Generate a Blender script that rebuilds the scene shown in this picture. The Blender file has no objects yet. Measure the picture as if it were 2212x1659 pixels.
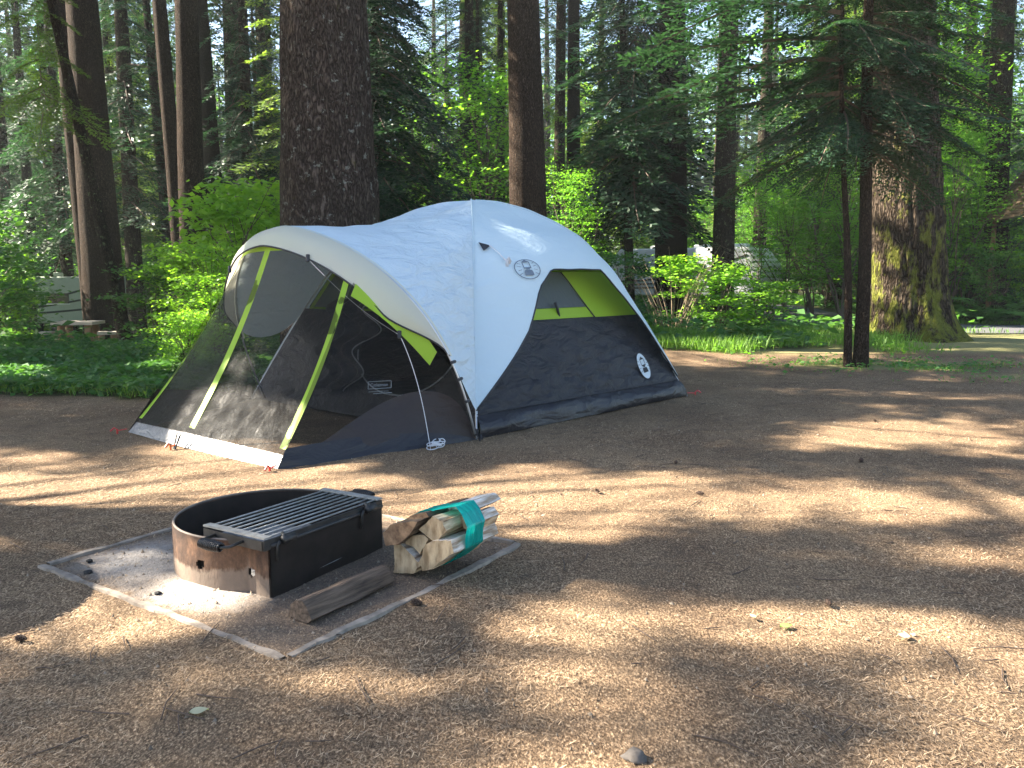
import bpy, math, random
import numpy as np
from math import radians as R, sin, cos, pi
S = bpy.context.scene
# ------------------------------------------------------------------ camera, sky, sun, exposure
CAMZ, F, PITCH = 1.15, 1790.0, math.atan(229.5/1790)
cd = bpy.data.cameras.new('camera'); cam = bpy.data.objects.new('camera', cd); S.collection.objects.link(cam)
cam.location = (0, 0, CAMZ); cam.rotation_euler = (pi/2 - PITCH, 0, 0)
cd.sensor_width = 36; cd.lens = F/2212*36; cd.clip_end = 2000; cd.clip_start = .05
S.camera = cam
SUN_EL, SUN_AZ = R(35), R(168)            # azimuth measured from +X towards +Y: the sun stands left, a little beyond the tent
SD = np.array([cos(SUN_EL)*cos(SUN_AZ), cos(SUN_EL)*sin(SUN_AZ), sin(SUN_EL)])
w = bpy.data.worlds.new('World'); S.world = w; w.use_nodes = True
nt = w.node_tree; bg = nt.nodes['Background']
sky = nt.nodes.new('ShaderNodeTexSky'); sky.sky_type = 'NISHITA'; sky.sun_disc = False
sky.sun_elevation = SUN_EL; sky.sun_rotation = pi/2 - SUN_AZ
nt.links.new(sky.outputs[0], bg.inputs[0]); bg.inputs[1].default_value = .05
sl = bpy.data.lights.new('sun', 'SUN'); sl.energy = 5; sl.angle = R(.53); sl.color = (1, .90, .74)
so = bpy.data.objects.new('sun', sl); S.collection.objects.link(so)
so.rotation_euler = (pi/2 - SUN_EL, 0, SUN_AZ + pi/2)
S.view_settings.view_transform = 'Standard'; S.view_settings.look = 'None'
S.view_settings.exposure = 3.1; S.view_settings.gamma = 1
S.render.engine = 'CYCLES'; S.cycles.use_denoising = True
S.cycles.max_bounces = 8; S.cycles.transparent_max_bounces = 24; S.cycles.diffuse_bounces = 4
S.cycles.transmission_bounces = 6; S.cycles.sample_clamp_indirect = 6

def ray(px, py):
    cx, cy = (px-1106)/F, (829.5-py)/F
    return np.array([cx, cos(PITCH)+cy*sin(PITCH), -sin(PITCH)+cy*cos(PITCH)])
def G(px, py, z=0.):
    d = ray(px, py); t = (z-CAMZ)/d[2]; return np.array([d[0]*t, d[1]*t, z])
def at(px, py, Y):
    d = ray(px, py); t = Y/d[1]; return np.array([d[0]*t, Y, CAMZ+d[2]*t])
def proj(P):
    P = np.atleast_2d(P); x = P[:, 0]; y = P[:, 1]; z = P[:, 2]-CAMZ
    dep = y*cos(PITCH)-z*sin(PITCH); up = y*sin(PITCH)+z*cos(PITCH)
    dep = np.where(np.abs(dep) < 1e-3, 1e-3, dep)
    return 1106+F*x/dep, 829.5-F*up/dep, dep

# ------------------------------------------------------------------ helpers
def hash3(i, j, k, s):
    h = (i*374761393 + j*668265263 + k*2147483647 + s*1274126177) & 0xffffffff
    h = ((h ^ (h >> 13))*1274126177) & 0xffffffff
    return ((h ^ (h >> 16)) & 0xffff)/65535.
def vn(P, s=0):
    P = np.asarray(P, float); I = np.floor(P).astype(np.int64); f = P-I; f = f*f*(3-2*f); r = 0
    for a in (0, 1):
        for b in (0, 1):
            for c in (0, 1):
                wt = (f[..., 0] if a else 1-f[..., 0])*(f[..., 1] if b else 1-f[..., 1])*(f[..., 2] if c else 1-f[..., 2])
                r = r + wt*hash3(I[..., 0]+a, I[..., 1]+b, I[..., 2]+c, s)
    return r*2-1
def fbm(P, s=0, o=3):
    P = np.asarray(P, float); return sum(vn(P*2**i, s+i)*.5**i for i in range(o))
def smooth(x, a, b):
    t = np.clip((np.asarray(x, float)-a)/(b-a), 0, 1); return t*t*(3-2*t)
def mesh(name, V, Fs, mat, sm=False):
    me = bpy.data.meshes.new(name)
    V = np.asarray(V, np.float32)
    if isinstance(Fs, np.ndarray):
        n, k = Fs.shape
        me.vertices.add(len(V)); me.vertices.foreach_set('co', V.ravel())
        me.loops.add(n*k); me.loops.foreach_set('vertex_index', Fs.astype(np.int32).ravel())
        me.polygons.add(n); me.polygons.foreach_set('loop_start', np.arange(0, n*k, k, dtype=np.int32))
        try: me.polygons.foreach_set('loop_total', np.full(n, k, np.int32))
        except Exception: pass
        me.update(calc_edges=True)
    else:
        me.from_pydata(V.tolist(), [], Fs); me.update()
    if mat: me.materials.append(mat)
    if sm: me.polygons.foreach_set('use_smooth', np.ones(len(me.polygons), bool))
    return me
def obj(name, me, parent=None, loc=None):
    o = bpy.data.objects.new(name, me); S.collection.objects.link(o)
    if parent: o.parent = parent
    if loc is not None: o.location = [float(c) for c in loc]
    return o
def tag(o, label=None, cat=None, group=None, kind=None):
    for k, v in (('label', label), ('category', cat), ('group', group), ('kind', kind)):
        if v: o[k] = v
    return o
def thing(name, label, cat, loc=(0, 0, 0), rz=0, group=None):
    o = bpy.data.objects.new(name, None); S.collection.objects.link(o); o.empty_display_size = .1
    o.location = [float(c) for c in loc]; o.rotation_euler = (0, 0, rz); return tag(o, label, cat, group)
class MB:
    def __init__(s): s.V = []; s.F = []
    def add(s, V, Fs):
        b = len(s.V); s.V += [tuple(map(float, v)) for v in V]; s.F += [tuple(int(i)+b for i in f) for f in Fs]; return s
    def box(s, c, size, rot=None, bev=0):
        x, y, z = [q/2 for q in size]; V = []
        for sx in (-1, 1):
            for sy in (-1, 1):
                for sz in (-1, 1): V.append((sx*x, sy*y, sz*z))
        V = np.array(V)
        if rot is not None: V = V @ np.array(rot).T
        return s.add(V+np.array(c), [(0, 1, 3, 2), (4, 6, 7, 5), (0, 4, 5, 1), (2, 3, 7, 6), (0, 2, 6, 4), (1, 5, 7, 3)])
    def tube(s, pts, r, n=8, cap=True):
        pts = np.array(pts, float); m = len(pts); r = np.broadcast_to(r, (m,)); T = np.gradient(pts, axis=0)
        T /= np.linalg.norm(T, axis=1)[:, None]+1e-9; u = np.cross(T[0], [0, 0, 1.])
        if np.linalg.norm(u) < .1: u = np.cross(T[0], [1., 0, 0])
        V = []; 
        for i in range(m):
            u = u-T[i]*u.dot(T[i]); u /= np.linalg.norm(u)+1e-9; v = np.cross(T[i], u)
            for k in range(n):
                a = 2*pi*k/n; V.append(pts[i]+r[i]*(u*cos(a)+v*sin(a)))
        Fs = [(i*n+k, i*n+(k+1) % n, (i+1)*n+(k+1) % n, (i+1)*n+k) for i in range(m-1) for k in range(n)]
        if cap: Fs += [tuple(range(n-1, -1, -1)), tuple((m-1)*n+k for k in range(n))]
        return s.add(V, Fs)
    def grid(s, P, close=False):
        P = np.asarray(P); a, b = P.shape[:2]
        return s.add(P.reshape(-1, 3), [(i*b+j, (i+1)*b+j, (i+1)*b+j+1, i*b+j+1) for i in range(a-1) for j in range(b-1)])
    def build(s, name, mat, parent=None, sm=False, weld=0, loc=None, solid=0):
        me = mesh(name, s.V, s.F, mat, sm)
        if weld:
            import bmesh
            bm = bmesh.new(); bm.from_mesh(me); bmesh.ops.remove_doubles(bm, verts=bm.verts, dist=weld); bm.to_mesh(me); bm.free()
            if sm: me.polygons.foreach_set('use_smooth', np.ones(len(me.polygons), bool))
        o = obj(name, me, parent, loc)
        if solid:
            md = o.modifiers.new('thick', 'SOLIDIFY'); md.thickness = solid
        return o
def rotz(a): return np.array([[cos(a), -sin(a), 0], [sin(a), cos(a), 0], [0, 0, 1]])

# ------------------------------------------------------------------ materials
def newmat(name):
    m = bpy.data.materials.new(name); m.use_nodes = True; t = m.node_tree
    return m, t, t.nodes['Principled BSDF'], t.nodes['Material Output']
def nd(t, kind, **kw):
    n = t.nodes.new(kind)
    for k, v in kw.items():
        if k in n.inputs: n.inputs[k].default_value = v
        else: setattr(n, k, v)
    return n
def ramp(t, fac, stops):
    r = t.nodes.new('ShaderNodeValToRGB'); e = r.color_ramp.elements
    while len(e) < len(stops): e.new(.5)
    for el, (p, c) in zip(e, stops): el.position = p; el.color = (*c, 1) if len(c) == 3 else c
    if fac is not None: t.links.new(fac, r.inputs[0])
    return r.outputs[0]
def mixc(t, fac, a, b, mode='MIX'):
    m = t.nodes.new('ShaderNodeMix'); m.data_type = 'RGBA'; m.blend_type = mode
    for s, v in ((0, fac), (6, a), (7, b)):
        if hasattr(v, 'links'): t.links.new(v, m.inputs[s])
        elif s == 0: m.inputs[0].default_value = v
        else: m.inputs[s].default_value = (*v, 1)
    return m.outputs[2]
def coords(t, scale=(1, 1, 1), kind='Object', rot=(0, 0, 0)):
    c = t.nodes.new('ShaderNodeTexCoord'); m = t.nodes.new('ShaderNodeMapping'); m.inputs['Scale'].default_value = scale
    m.inputs['Rotation'].default_value = rot
    t.links.new(c.outputs[kind], m.inputs[0]); return m.outputs[0]
def noise(t, vec, scale, detail=4, rough=.55, out=0, dist=0):
    n = nd(t, 'ShaderNodeTexNoise', Scale=scale, Detail=detail, Roughness=rough, Distortion=dist)
    if vec is not None: t.links.new(vec, n.inputs[0])
    return n.outputs[out]
def bump(t, h, strength, dist, b, prev=None):
    n = nd(t, 'ShaderNodeBump', Strength=strength, Distance=dist); t.links.new(h, n.inputs['Height'])
    if prev: t.links.new(prev, n.inputs['Normal'])
    t.links.new(n.outputs[0], b.inputs['Normal']); return n.outputs[0]
def simple(name, c, rough=.6, metal=0, var=.25, nscale=20, bmp=.2, bd=.003, spec=.5, c2=None, sc=(1, 1, 1)):
    m, t, b, o = newmat(name); v = coords(t, sc); n = noise(t, v, nscale, 5, .6)
    c2 = c2 or tuple(q*(1-var) for q in c)
    t.links.new(ramp(t, n, [(.35, c2), (.65, c)]), b.inputs['Base Color'])
    b.inputs['Roughness'].default_value = rough; b.inputs['Metallic'].default_value = metal
    b.inputs['Specular IOR Level'].default_value = spec
    if bmp: bump(t, n, bmp, bd, b)
    return m
def leafmat(name, c1, c2, tr=.45, tc=None, rough=.55, spec=.3):
    m, t, b, o = newmat(name); g = t.nodes.new('ShaderNodeNewGeometry'); oi = t.nodes.new('ShaderNodeObjectInfo')
    ad = nd(t, 'ShaderNodeMath', operation='MULTIPLY_ADD'); t.links.new(oi.outputs['Random'], ad.inputs[0]); ad.inputs[1].default_value = .35
    ml = nd(t, 'ShaderNodeMath', operation='MULTIPLY'); t.links.new(g.outputs['Random Per Island'], ml.inputs[0]); ml.inputs[1].default_value = .65
    t.links.new(ml.outputs[0], ad.inputs[2])
    col = ramp(t, ad.outputs[0], [(0, c1), (.55, tuple((a+q)/2 for a, q in zip(c1, c2))), (1, c2)])
    t.links.new(col, b.inputs['Base Color']); b.inputs['Roughness'].default_value = rough; b.inputs['Specular IOR Level'].default_value = spec
    tl = t.nodes.new('ShaderNodeBsdfTranslucent')
    t.links.new(mixc(t, 1, col, tc or (1.6, 1.7, .7), 'MULTIPLY'), tl.inputs[0])
    mx = nd(t, 'ShaderNodeMixShader'); mx.inputs[0].default_value = tr
    t.links.new(b.outputs[0], mx.inputs[1]); t.links.new(tl.outputs[0], mx.inputs[2]); t.links.new(mx.outputs[0], o.inputs[0])
    return m
def barkmat(name, dark, light, lichen=None, moss=None, sc=1., zs=.28, ldens=.62, bd=.03):
    m, t, b, o = newmat(name); v = coords(t, (1, 1, zs)); 
    n0 = noise(t, v, 5*sc, 3, .6, 1)
    vv = t.nodes.new('ShaderNodeVectorMath'); vv.operation = 'MULTIPLY_ADD'; t.links.new(n0, vv.inputs[0]); vv.inputs[1].default_value = (.40, .40, .30); t.links.new(v, vv.inputs[2])
    vo = nd(t, 'ShaderNodeTexVoronoi', feature='DISTANCE_TO_EDGE', Scale=13*sc); t.links.new(vv.outputs[0], vo.inputs[0])
    n1 = noise(t, coords(t, (1, 1, .5)), 40*sc, 6, .7)
    c = ramp(t, vo.outputs[0], [(0, tuple(q*.35 for q in dark)), (.10, dark), (.5, light)])
    c = mixc(t, .6, c, ramp(t, n1, [(.3, (.35, .33, .3)), (.7, (1.5, 1.45, 1.4))]), 'MULTIPLY')
    if lichen:
        l1 = noise(t, coords(t), 7*sc, 6, .72)
        c = mixc(t, ramp(t, l1, [(ldens-.02, (0, 0, 0)), (ldens+.03, (1, 1, 1))]), c, lichen)
    if moss:
        col, lo, hi, mx_ = moss
        g = t.nodes.new('ShaderNodeTexCoord'); sp = t.nodes.new('ShaderNodeSeparateXYZ'); t.links.new(g.outputs['Object'], sp.inputs[0])
        hz = nd(t, 'ShaderNodeMapRange'); t.links.new(sp.outputs[2], hz.inputs[0]); hz.inputs[1].default_value = lo; hz.inputs[2].default_value = hi
        hz.inputs[3].default_value = mx_; hz.inputs[4].default_value = 0
        ms = noise(t, coords(t, (1, 1, .45)), 4.2*sc, 6, .7); ad = nd(t, 'ShaderNodeMath', operation='ADD'); t.links.new(hz.outputs[0], ad.inputs[0]); t.links.new(ms, ad.inputs[1])
        nz = noise(t, coords(t), 60, 4, .7)
        c = mixc(t, ramp(t, ad.outputs[0], [(.66, (0, 0, 0)), (.76, (1, 1, 1))]), c, mixc(t, nz, tuple(q*.4 for q in col), tuple(q*1.5 for q in col)))
    t.links.new(c, b.inputs['Base Color']); b.inputs['Roughness'].default_value = .9; b.inputs['Specular IOR Level'].default_value = .05
    sm = ramp(t, vo.outputs[0], [(0, (0, 0, 0)), (.3, (1, 1, 1))])
    p = bump(t, n1, .5, .01, b); bump(t, sm, .9, bd, b, p)
    return m
def fabric(name, c, rough=.5, tr=.25, bs=6, bstr=.35, bd=.03, tc=None, spec=.4):
    m, t, b, o = newmat(name); b.inputs['Base Color'].default_value = (*c, 1); b.inputs['Roughness'].default_value = rough
    b.inputs['Specular IOR Level'].default_value = spec
    v = coords(t, (1, 1, 2.2)); n = noise(t, v, bs, 4, .55, 0, .6); n2 = noise(t, coords(t), bs*5, 3, .5)
    p = bump(t, n2, bstr*.5, bd*.2, b); bump(t, n, bstr, bd, b, p)
    if tr:
        tl = t.nodes.new('ShaderNodeBsdfTranslucent'); tl.inputs[0].default_value = (*(tc or c), 1)
        mx = nd(t, 'ShaderNodeMixShader'); mx.inputs[0].default_value = tr
        t.links.new(b.outputs[0], mx.inputs[1]); t.links.new(tl.outputs[0], mx.inputs[2]); t.links.new(mx.outputs[0], o.inputs[0])
    return m
def netmat(name, c, alpha, rough=.3, spec=.8):
    m, t, b, o = newmat(name); b.inputs['Base Color'].default_value = (*c, 1); b.inputs['Roughness'].default_value = rough; b.inputs['Specular IOR Level'].default_value = spec
    nn = noise(t, coords(t, (1, 1, .5)), 9, 5, .65, 0, 1.2); bump(t, nn, .8, .05, b)
    tr = t.nodes.new('ShaderNodeBsdfTransparent'); mx = nd(t, 'ShaderNodeMixShader'); mx.inputs[0].default_value = alpha
    t.links.new(tr.outputs[0], mx.inputs[1]); t.links.new(b.outputs[0], mx.inputs[2]); t.links.new(mx.outputs[0], o.inputs[0])
    return m
M = {}
M['fir'] = leafmat('fir needles', (.010, .028, .012), (.034, .072, .022), .3, (1.5, 1.7, .8))
M['hemlock'] = leafmat('hemlock needles', (.010, .030, .017), (.030, .075, .036), .3, (1.4, 1.6, .8))
M['cedar'] = leafmat('cedar sprays', (.03, .075, .042), (.07, .14, .07), .3, (1.3, 1.6, .8), .4, .5)
M['yfir'] = leafmat('lit conifer needles', (.07, .13, .03), (.15, .22, .05), .45)
M['leaf'] = leafmat('broad leaves', (.07, .19, .025), (.17, .36, .045), .5)
M['leaf2'] = leafmat('dark broad leaves', (.035, .10, .03), (.09, .20, .045), .4)
M['leafb'] = leafmat('bright leaves', (.12, .27, .028), (.25, .43, .055), .5)
M['herb'] = leafmat('herb leaves', (.04, .12, .04), (.11, .25, .06), .4)
M['grass'] = leafmat('grass blades', (.07, .17, .03), (.20, .33, .07), .45)
M['fern'] = leafmat('fern fronds', (.06, .15, .04), (.12, .26, .06), .4)
M['litter'] = leafmat('fallen needles', (.10, .055, .032), (.62, .46, .30), .0, None, .7, .2)
M['bark_big'] = barkmat('furrowed grey bark', (.055, .042, .036), (.13, .105, .092), (.20, .205, .185), ((.07, .06, .022), 1.2, 2.8, .12), 1.4, .3, .615, .045)
M['bark_red'] = barkmat('brown bark', (.042, .030, .023), (.115, .084, .066), (.17, .16, .14), None, 2.2, .25, .70, .02)
M['bark_moss'] = barkmat('mossy furrowed bark', (.045, .034, .026), (.125, .098, .075), None, ((.15, .16, .032), 0, 5.0, .25), 1.1, .25, .6, .05)
M['bark_dark'] = barkmat('dark bark', (.025, .018, .015), (.075, .055, .045), None, None, 3, .3)
M['bark_far'] = barkmat('grey brown bark', (.035, .027, .021), (.10, .078, .06), (.14, .17, .09), None, 2, .25, .6)
M['twig'] = simple('twigs', (.12, .085, .06), .8, 0, .5, 30)

# ------------------------------------------------------------------ terrain
def gz(x, y):
    x = np.asarray(x, float); y = np.asarray(y, float)
    drop = -.80*smooth(y, 13, 22)*smooth(-x, 1.5, 5) - .5*smooth(y, 22, 60)*smooth(-x, 0, 8)
    bump_ = .05*np.exp(-((x-7.2)**2+(y-15.2)**2)/3) + .06*smooth(y, 11, 14)*smooth(x, 0, 3)*0
    P = np.stack([x*.5, y*.5, 0*x], -1)
    big = vn(P*.25, 5)*.25*smooth(y, 22, 40)
    return drop + bump_ + fbm(P*1.6, 9, 2)*.012 + big
def gzf(x, y): return float(gz(np.array([x]), np.array([y]))[0])
def axis(a, b, h, lo, hi, g=1.16):
    c = list(np.arange(a, b, h)); s = h; x = b
    while x < hi: c.append(x); s *= g; x += s
    c.append(hi); s = h; x = a
    pre = []
    while x > lo: x -= s; pre.append(max(x, lo)); s *= g
    return np.array(pre[::-1]+c)
xs = axis(-4.5, 5.5, .06, -260, 260); ys = axis(1.4, 10.5, .06, -30, 420)
X, Y = np.meshgrid(xs, ys, indexing='ij'); Z = gz(X, Y)
Pn = np.stack([X*6, Y*6, 0*X], -1); near = smooth(-Y, -12, -8)
Z += near*(fbm(Pn, 3, 3)*.006)
# landmarks used by the ground cover
FL, FF, FR = G(90, 1222), G(612, 1420), G(1120, 1182)
e_a = (FL-FF); e_b = (FR-FF); BK = FL+e_b
PA = FF+.0*e_a
def inpad(x, y, m=0.):
    d = np.stack([np.asarray(x)-FF[0], np.asarray(y)-FF[1]], -1); A_ = np.array([[e_a[0], e_b[0]], [e_a[1], e_b[1]]])
    q = d @ np.linalg.inv(A_).T; return q
# edge of the bare ground: forest floor green beyond it
def green_edge(x, y):
    x = np.asarray(x, float); y = np.asarray(y, float)
    nz = vn(np.stack([x*.9, y*.9, 0*x], -1), 21)*.5+vn(np.stack([x*3, y*3, 0*x], -1), 22)*.2
    left = smooth(y - (7.7 + .28*np.maximum(x+3.2, 0)*2.2) + nz*.6, 0, .5)*smooth(-x, 1.2, 2.0)
    mid = smooth(y-13.6+nz, 0, .8)*smooth(x, -2, -1)*smooth(-x, -5.6, -5.0)
    back = smooth(y-16.2+nz, 0, 1)
    return np.clip(np.maximum(np.maximum(left, mid), back), 0, 1)
ground = obj('ground', None)
nx, ny = X.shape
V = np.stack([X, Y, Z], -1).reshape(-1, 3)
idx = np.arange(nx*ny).reshape(nx, ny)
Q = np.stack([idx[:-1, :-1], idx[1:, :-1], idx[1:, 1:], idx[:-1, 1:]], -1).reshape(-1, 4)
gm, t, b, o = newmat('needle duff and forest floor')
bpy.data.objects.remove(ground)
gme = mesh('ground', V, Q, gm, True); ground = tag(obj('ground', gme), 'brown needle covered campsite ground', None, None, 'structure')
q = inpad(X, Y); ctr = G(330, 1215)
ash = smooth(q[..., 0], -.01, .03)*smooth(1.01-q[..., 0], 0, .04)*smooth(q[..., 1], -.01, .03)*smooth(1.01-q[..., 1], 0, .04)
dash = np.exp(-(((X-G(335, 1205)[0])/.30)**2+((Y-G(335, 1205)[1])/.24)**2)) + .7*np.exp(-(((X+.42)/.16)**2+((Y-3.62)/.2)**2))+.7*np.exp(-(((X+1.15)/.30)**2+((Y-2.93)/.2)**2))
gre = green_edge(X, Y)
cy_, cx_ = Y, X
moss = .75*np.exp(-(((X-5.0)/1.6)**2+((Y-10.9)/.75)**2))+.7*smooth(Y, 11.5, 13.5)*smooth(X, 2.2, 3.5)+.55*np.exp(-(((X-6.3)/1.2)**2+((Y-9.6)/.5)**2))
col = np.stack([ash, np.clip(dash*ash, 0, 1), np.clip(gre, 0, 1), np.clip(moss, 0, 1)], -1).reshape(-1, 4).astype(np.float32)
ca = gme.color_attributes.new('zone', 'FLOAT_COLOR', 'POINT'); ca.data.foreach_set('color', col.ravel())
at_ = t.nodes.new('ShaderNodeAttribute'); at_.attribute_name = 'zone'; sp = t.nodes.new('ShaderNodeSeparateColor'); t.links.new(at_.outputs['Color'], sp.inputs[0])
v = coords(t)
n1 = noise(t, v, 1.1, 5, .6); n2 = noise(t, v, 45, 5, .75); n3 = noise(t, coords(t, (1, .55, 1), rot=(0, 0, .5)), 160, 3, .7); n4 = noise(t, v, 7, 5, .7)
c = ramp(t, n3, [(.30, (.048, .034, .024)), (.45, (.135, .097, .064)), (.58, (.28, .205, .135)), (.70, (.62, .49, .33))])
c = mixc(t, .75, c, ramp(t, n2, [(.3, (.5, .47, .45)), (.7, (1.35, 1.3, 1.25))]), 'MULTIPLY')
c = mixc(t, .8, c, ramp(t, n1, [(.35, (.72, .66, .64)), (.65, (1.15, 1.12, 1.08))]), 'MULTIPLY')
c = mixc(t, ramp(t, n4, [(.50, (0, 0, 0)), (.66, (.6, .6, .6))]), c, (.088, .065, .046))
ac = mixc(t, n2, (.055, .045, .04), (.19, .155, .13)); aw = mixc(t, n2, (.15, .135, .125), (.42, .39, .36))
pn = nd(t, 'ShaderNodeMath', operation='MULTIPLY'); t.links.new(sp.outputs[0], pn.inputs[0]); pn.inputs[1].default_value = .55
c = mixc(t, pn.outputs[0], c, ac)
def noisy(fac, n, k=.9):
    a = nd(t, 'ShaderNodeMath', operation='MULTIPLY_ADD'); t.links.new(n, a.inputs[0]); a.inputs[1].default_value = k; t.links.new(fac, a.inputs[2])
    return a.outputs[0]
c = mixc(t, ramp(t, noisy(sp.outputs[1], n4, .5), [(.45, (0, 0, 0)), (.95, (1, 1, 1))]), c, aw)
mc = mixc(t, n2, (.10, .10, .035), (.34, .33, .15))
c = mixc(t, ramp(t, noisy(at_.outputs['Alpha'], n4, .7), [(.62, (0, 0, 0)), (1.0, (.85, .85, .85))]), c, mc)
fc = mixc(t, n4, (.035, .05, .018), (.09, .085, .04))
c = mixc(t, ramp(t, noisy(sp.outputs[2], n4, .6), [(.5, (0, 0, 0)), (.9, (1, 1, 1))]), c, fc)
t.links.new(c, b.inputs['Base Color']); b.inputs['Roughness'].default_value = .95; b.inputs['Specular IOR Level'].default_value = .1
p = bump(t, n3, .7, .008, b); p = bump(t, n2, .6, .012, b, p); bump(t, n4, .5, .03, b, p)

# asphalt loop road on the right
rc = np.array([(30, 16.6), (18, 17.6), (12, 18.3), (9.2, 19.2), (8.2, 21.5), (8.8, 26), (9.8, 33), (8, 42), (2, 52), (-10, 60)], float)
ts = np.linspace(0, len(rc)-1, 90); rcx = np.interp(ts, range(len(rc)), rc[:, 0]); rcy = np.interp(ts, range(len(rc)), rc[:, 1])
for _ in range(6): rcx[1:-1] = (rcx[:-2]+rcx[1:-1]*2+rcx[2:])/4; rcy[1:-1] = (rcy[:-2]+rcy[1:-1]*2+rcy[2:])/4
tx, ty = np.gradient(rcx), np.gradient(rcy); ln = np.hypot(tx, ty); nxr, nyr = -ty/ln, tx/ln
P = np.stack([np.stack([rcx+nxr*s, rcy+nyr*s, gz(rcx+nxr*s, rcy+nyr*s)+.035-.012*abs(s)], -1) for s in np.linspace(-1.6, 1.6, 9)], 1)
mr = MB(); mr.grid(P)
M['asphalt'] = simple('asphalt', (.09, .088, .095), .9, 0, .35, 60, .5, .01)
tag(mr.build('road', M['asphalt'], sm=True), 'grey asphalt campground loop road', None, None, 'structure')

# ------------------------------------------------------------------ tent
TA = G(1030, 950); TB = G(1485, 855)
U = (TB-TA); LU = float(np.linalg.norm(U)); U = U/LU; TN = np.array([-U[1], U[0], 0]); TROT = math.atan2(U[1], U[0])
hu, LV = LU/2, 3.0; hv = LV/2; HD = 1.85
def loc(P): d = np.asarray(P)-TA; return np.array([d.dot(U), d.dot(TN), d[2]])
E_, F_, Mk = loc(G(598, 1015)), loc(G(275, 935)), loc(G(402, 966))
FR_ = np.array([0, .12, .25, .38, .5, .65, .8, .9, 1.0]); FZ_ = np.array([1, .992, .955, .89, .81, .63, .375, .19, 0])
_rr = np.linspace(0, 1, 201); _fz = np.interp(_rr, FR_, FZ_)
for _ in range(30): _fz[1:-1] = (_fz[:-2]+_fz[1:-1]*2+_fz[2:])/4
def f(r): return np.interp(r, _rr, _fz)
def face(side, a, r, bul=0.):
    """side 0: towards the viewer (v=0), 1: right end (u=max), 2: back, 3: porch side.  a -1..1 along, r 0 peak..1 foot"""
    a, r = np.broadcast_arrays(np.asarray(a, float), np.asarray(r, float)); z = HD*f(r)
    p, q_ = a*r, -r - bul
    if side == 0: s, t_ = p, q_
    elif side == 1: s, t_ = -q_, p
    elif side == 2: s, t_ = -p, -q_
    else: s, t_ = q_, -p
    return np.stack([hu+hu*s, hv+hv*t_, z], -1)
tent = thing('camping_tent', 'white, charcoal and lime green dome tent with screened porch, pitched on the brown needle ground', 'tent', TA, TROT)
M['fly'] = fabric('white rain fly nylon', (.58, .71, .78), .75, .2, 3, .4, .05, (.6, .68, .66), .15)
M['fly_w'] = fabric('crinkled rain fly nylon', (.58, .70, .79), .7, .2, 4.5, .8, .08, (.58, .66, .66), .15)
M['brim'] = fabric('fly brim', (.66, .67, .58), .55, .4, 6, .2, .02, (.72, .70, .55))
M['dark'] = fabric('charcoal nylon', (.017, .018, .024), .5, .03, 5, .9, .05, None, .25)
M['brown'] = fabric('brown black nylon', (.035, .028, .028), .5, .05, 6, .7, .03, (.05, .03, .025), .2)
M['floor'] = fabric('black floor fabric', (.012, .012, .017), .4, 0, 5, .7, .04, None, .35)
M['lime'] = fabric('lime nylon', (.36, .58, .04), .55, .35, 8, .3, .01, (.42, .62, .03))
M['net'] = netmat('black bug netting', (.006, .006, .007), .52, .5, .12)
M['net_in'] = netmat('grey bug netting', (.10, .12, .14), .75, .6, .3)
M['pipe'] = simple('black binding', (.02, .022, .03), .6)
M['steel'] = simple('grey steel pole', (.55, .57, .6), .35, .7, .1, 30, 0)
M['rope'] = simple('white cord', (.75, .75, .78), .8, 0, .25, 200, .4, .001)
M['red'] = simple('red plastic stake', (.55, .03, .03), .4)
M['orange'] = simple('orange stake', (.6, .12, .03), .4)
M['strip'] = fabric('silver grey hem', (.11, .112, .12), .35, .08, 9, .6, .03, (.4, .4, .4), .5)
M['logo_d'] = simple('slate print', (.13, .17, .22), .6, 0, .1, 30, 0)
M['logo_w'] = simple('pale print', (.55, .62, .66), .6, 0, .1, 30, 0)
M['int'] = simple('unlit interior fabric', (.02, .02, .024), .7)

R0 = {0: ([-1, -.66, -.52, -.36, .34, .46, .72, 1], [.95, .80, .70, .655, .655, .70, .79, .95]),
      1: ([-1, 0, 1], [.95, .93, .95]), 2: ([-1, -.46, -.3, .3, .46, 1], [.95, .775, .67, .67, .775, .95])}
NJ, NA = 44, 48
def bulge(a, r): return .20*smooth(r, .34, .66)*np.clip(1-np.abs(a)**2.6, 0, 1)
def wr(P, amp, s=0, fr=(2.2, 2.2, 7)):
    return amp*fbm(P*np.array(fr), s, 3)
fly = MB(); flyc = MB()
A2, J2 = np.meshgrid(np.linspace(-1, 1, NA+1), np.linspace(0, 1, NJ+1), indexing='ij')
flyedge = {}
for side in (0, 1, 2):
    r0 = np.interp(A2, *R0[side]); rr = r0*J2
    bl = bulge(A2, rr) if side in (0, 2) else .01*np.sin(pi*(A2+1)/2)
    P = face(side, A2, rr, bl); 
    ed = smooth(1-np.abs(A2), 0, .12)
    P[..., 2] += .02 + ed*(wr(P, .006, 4+side, (3, 3, 4)) - .02*np.cos(A2*pi/2)*np.sin(pi*np.clip(rr/.6, 0, 1)))
    P[..., 2] += bl*.28*(side != 1)
    flyedge[side] = P[:, -1].copy(); fly.grid(P)
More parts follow.
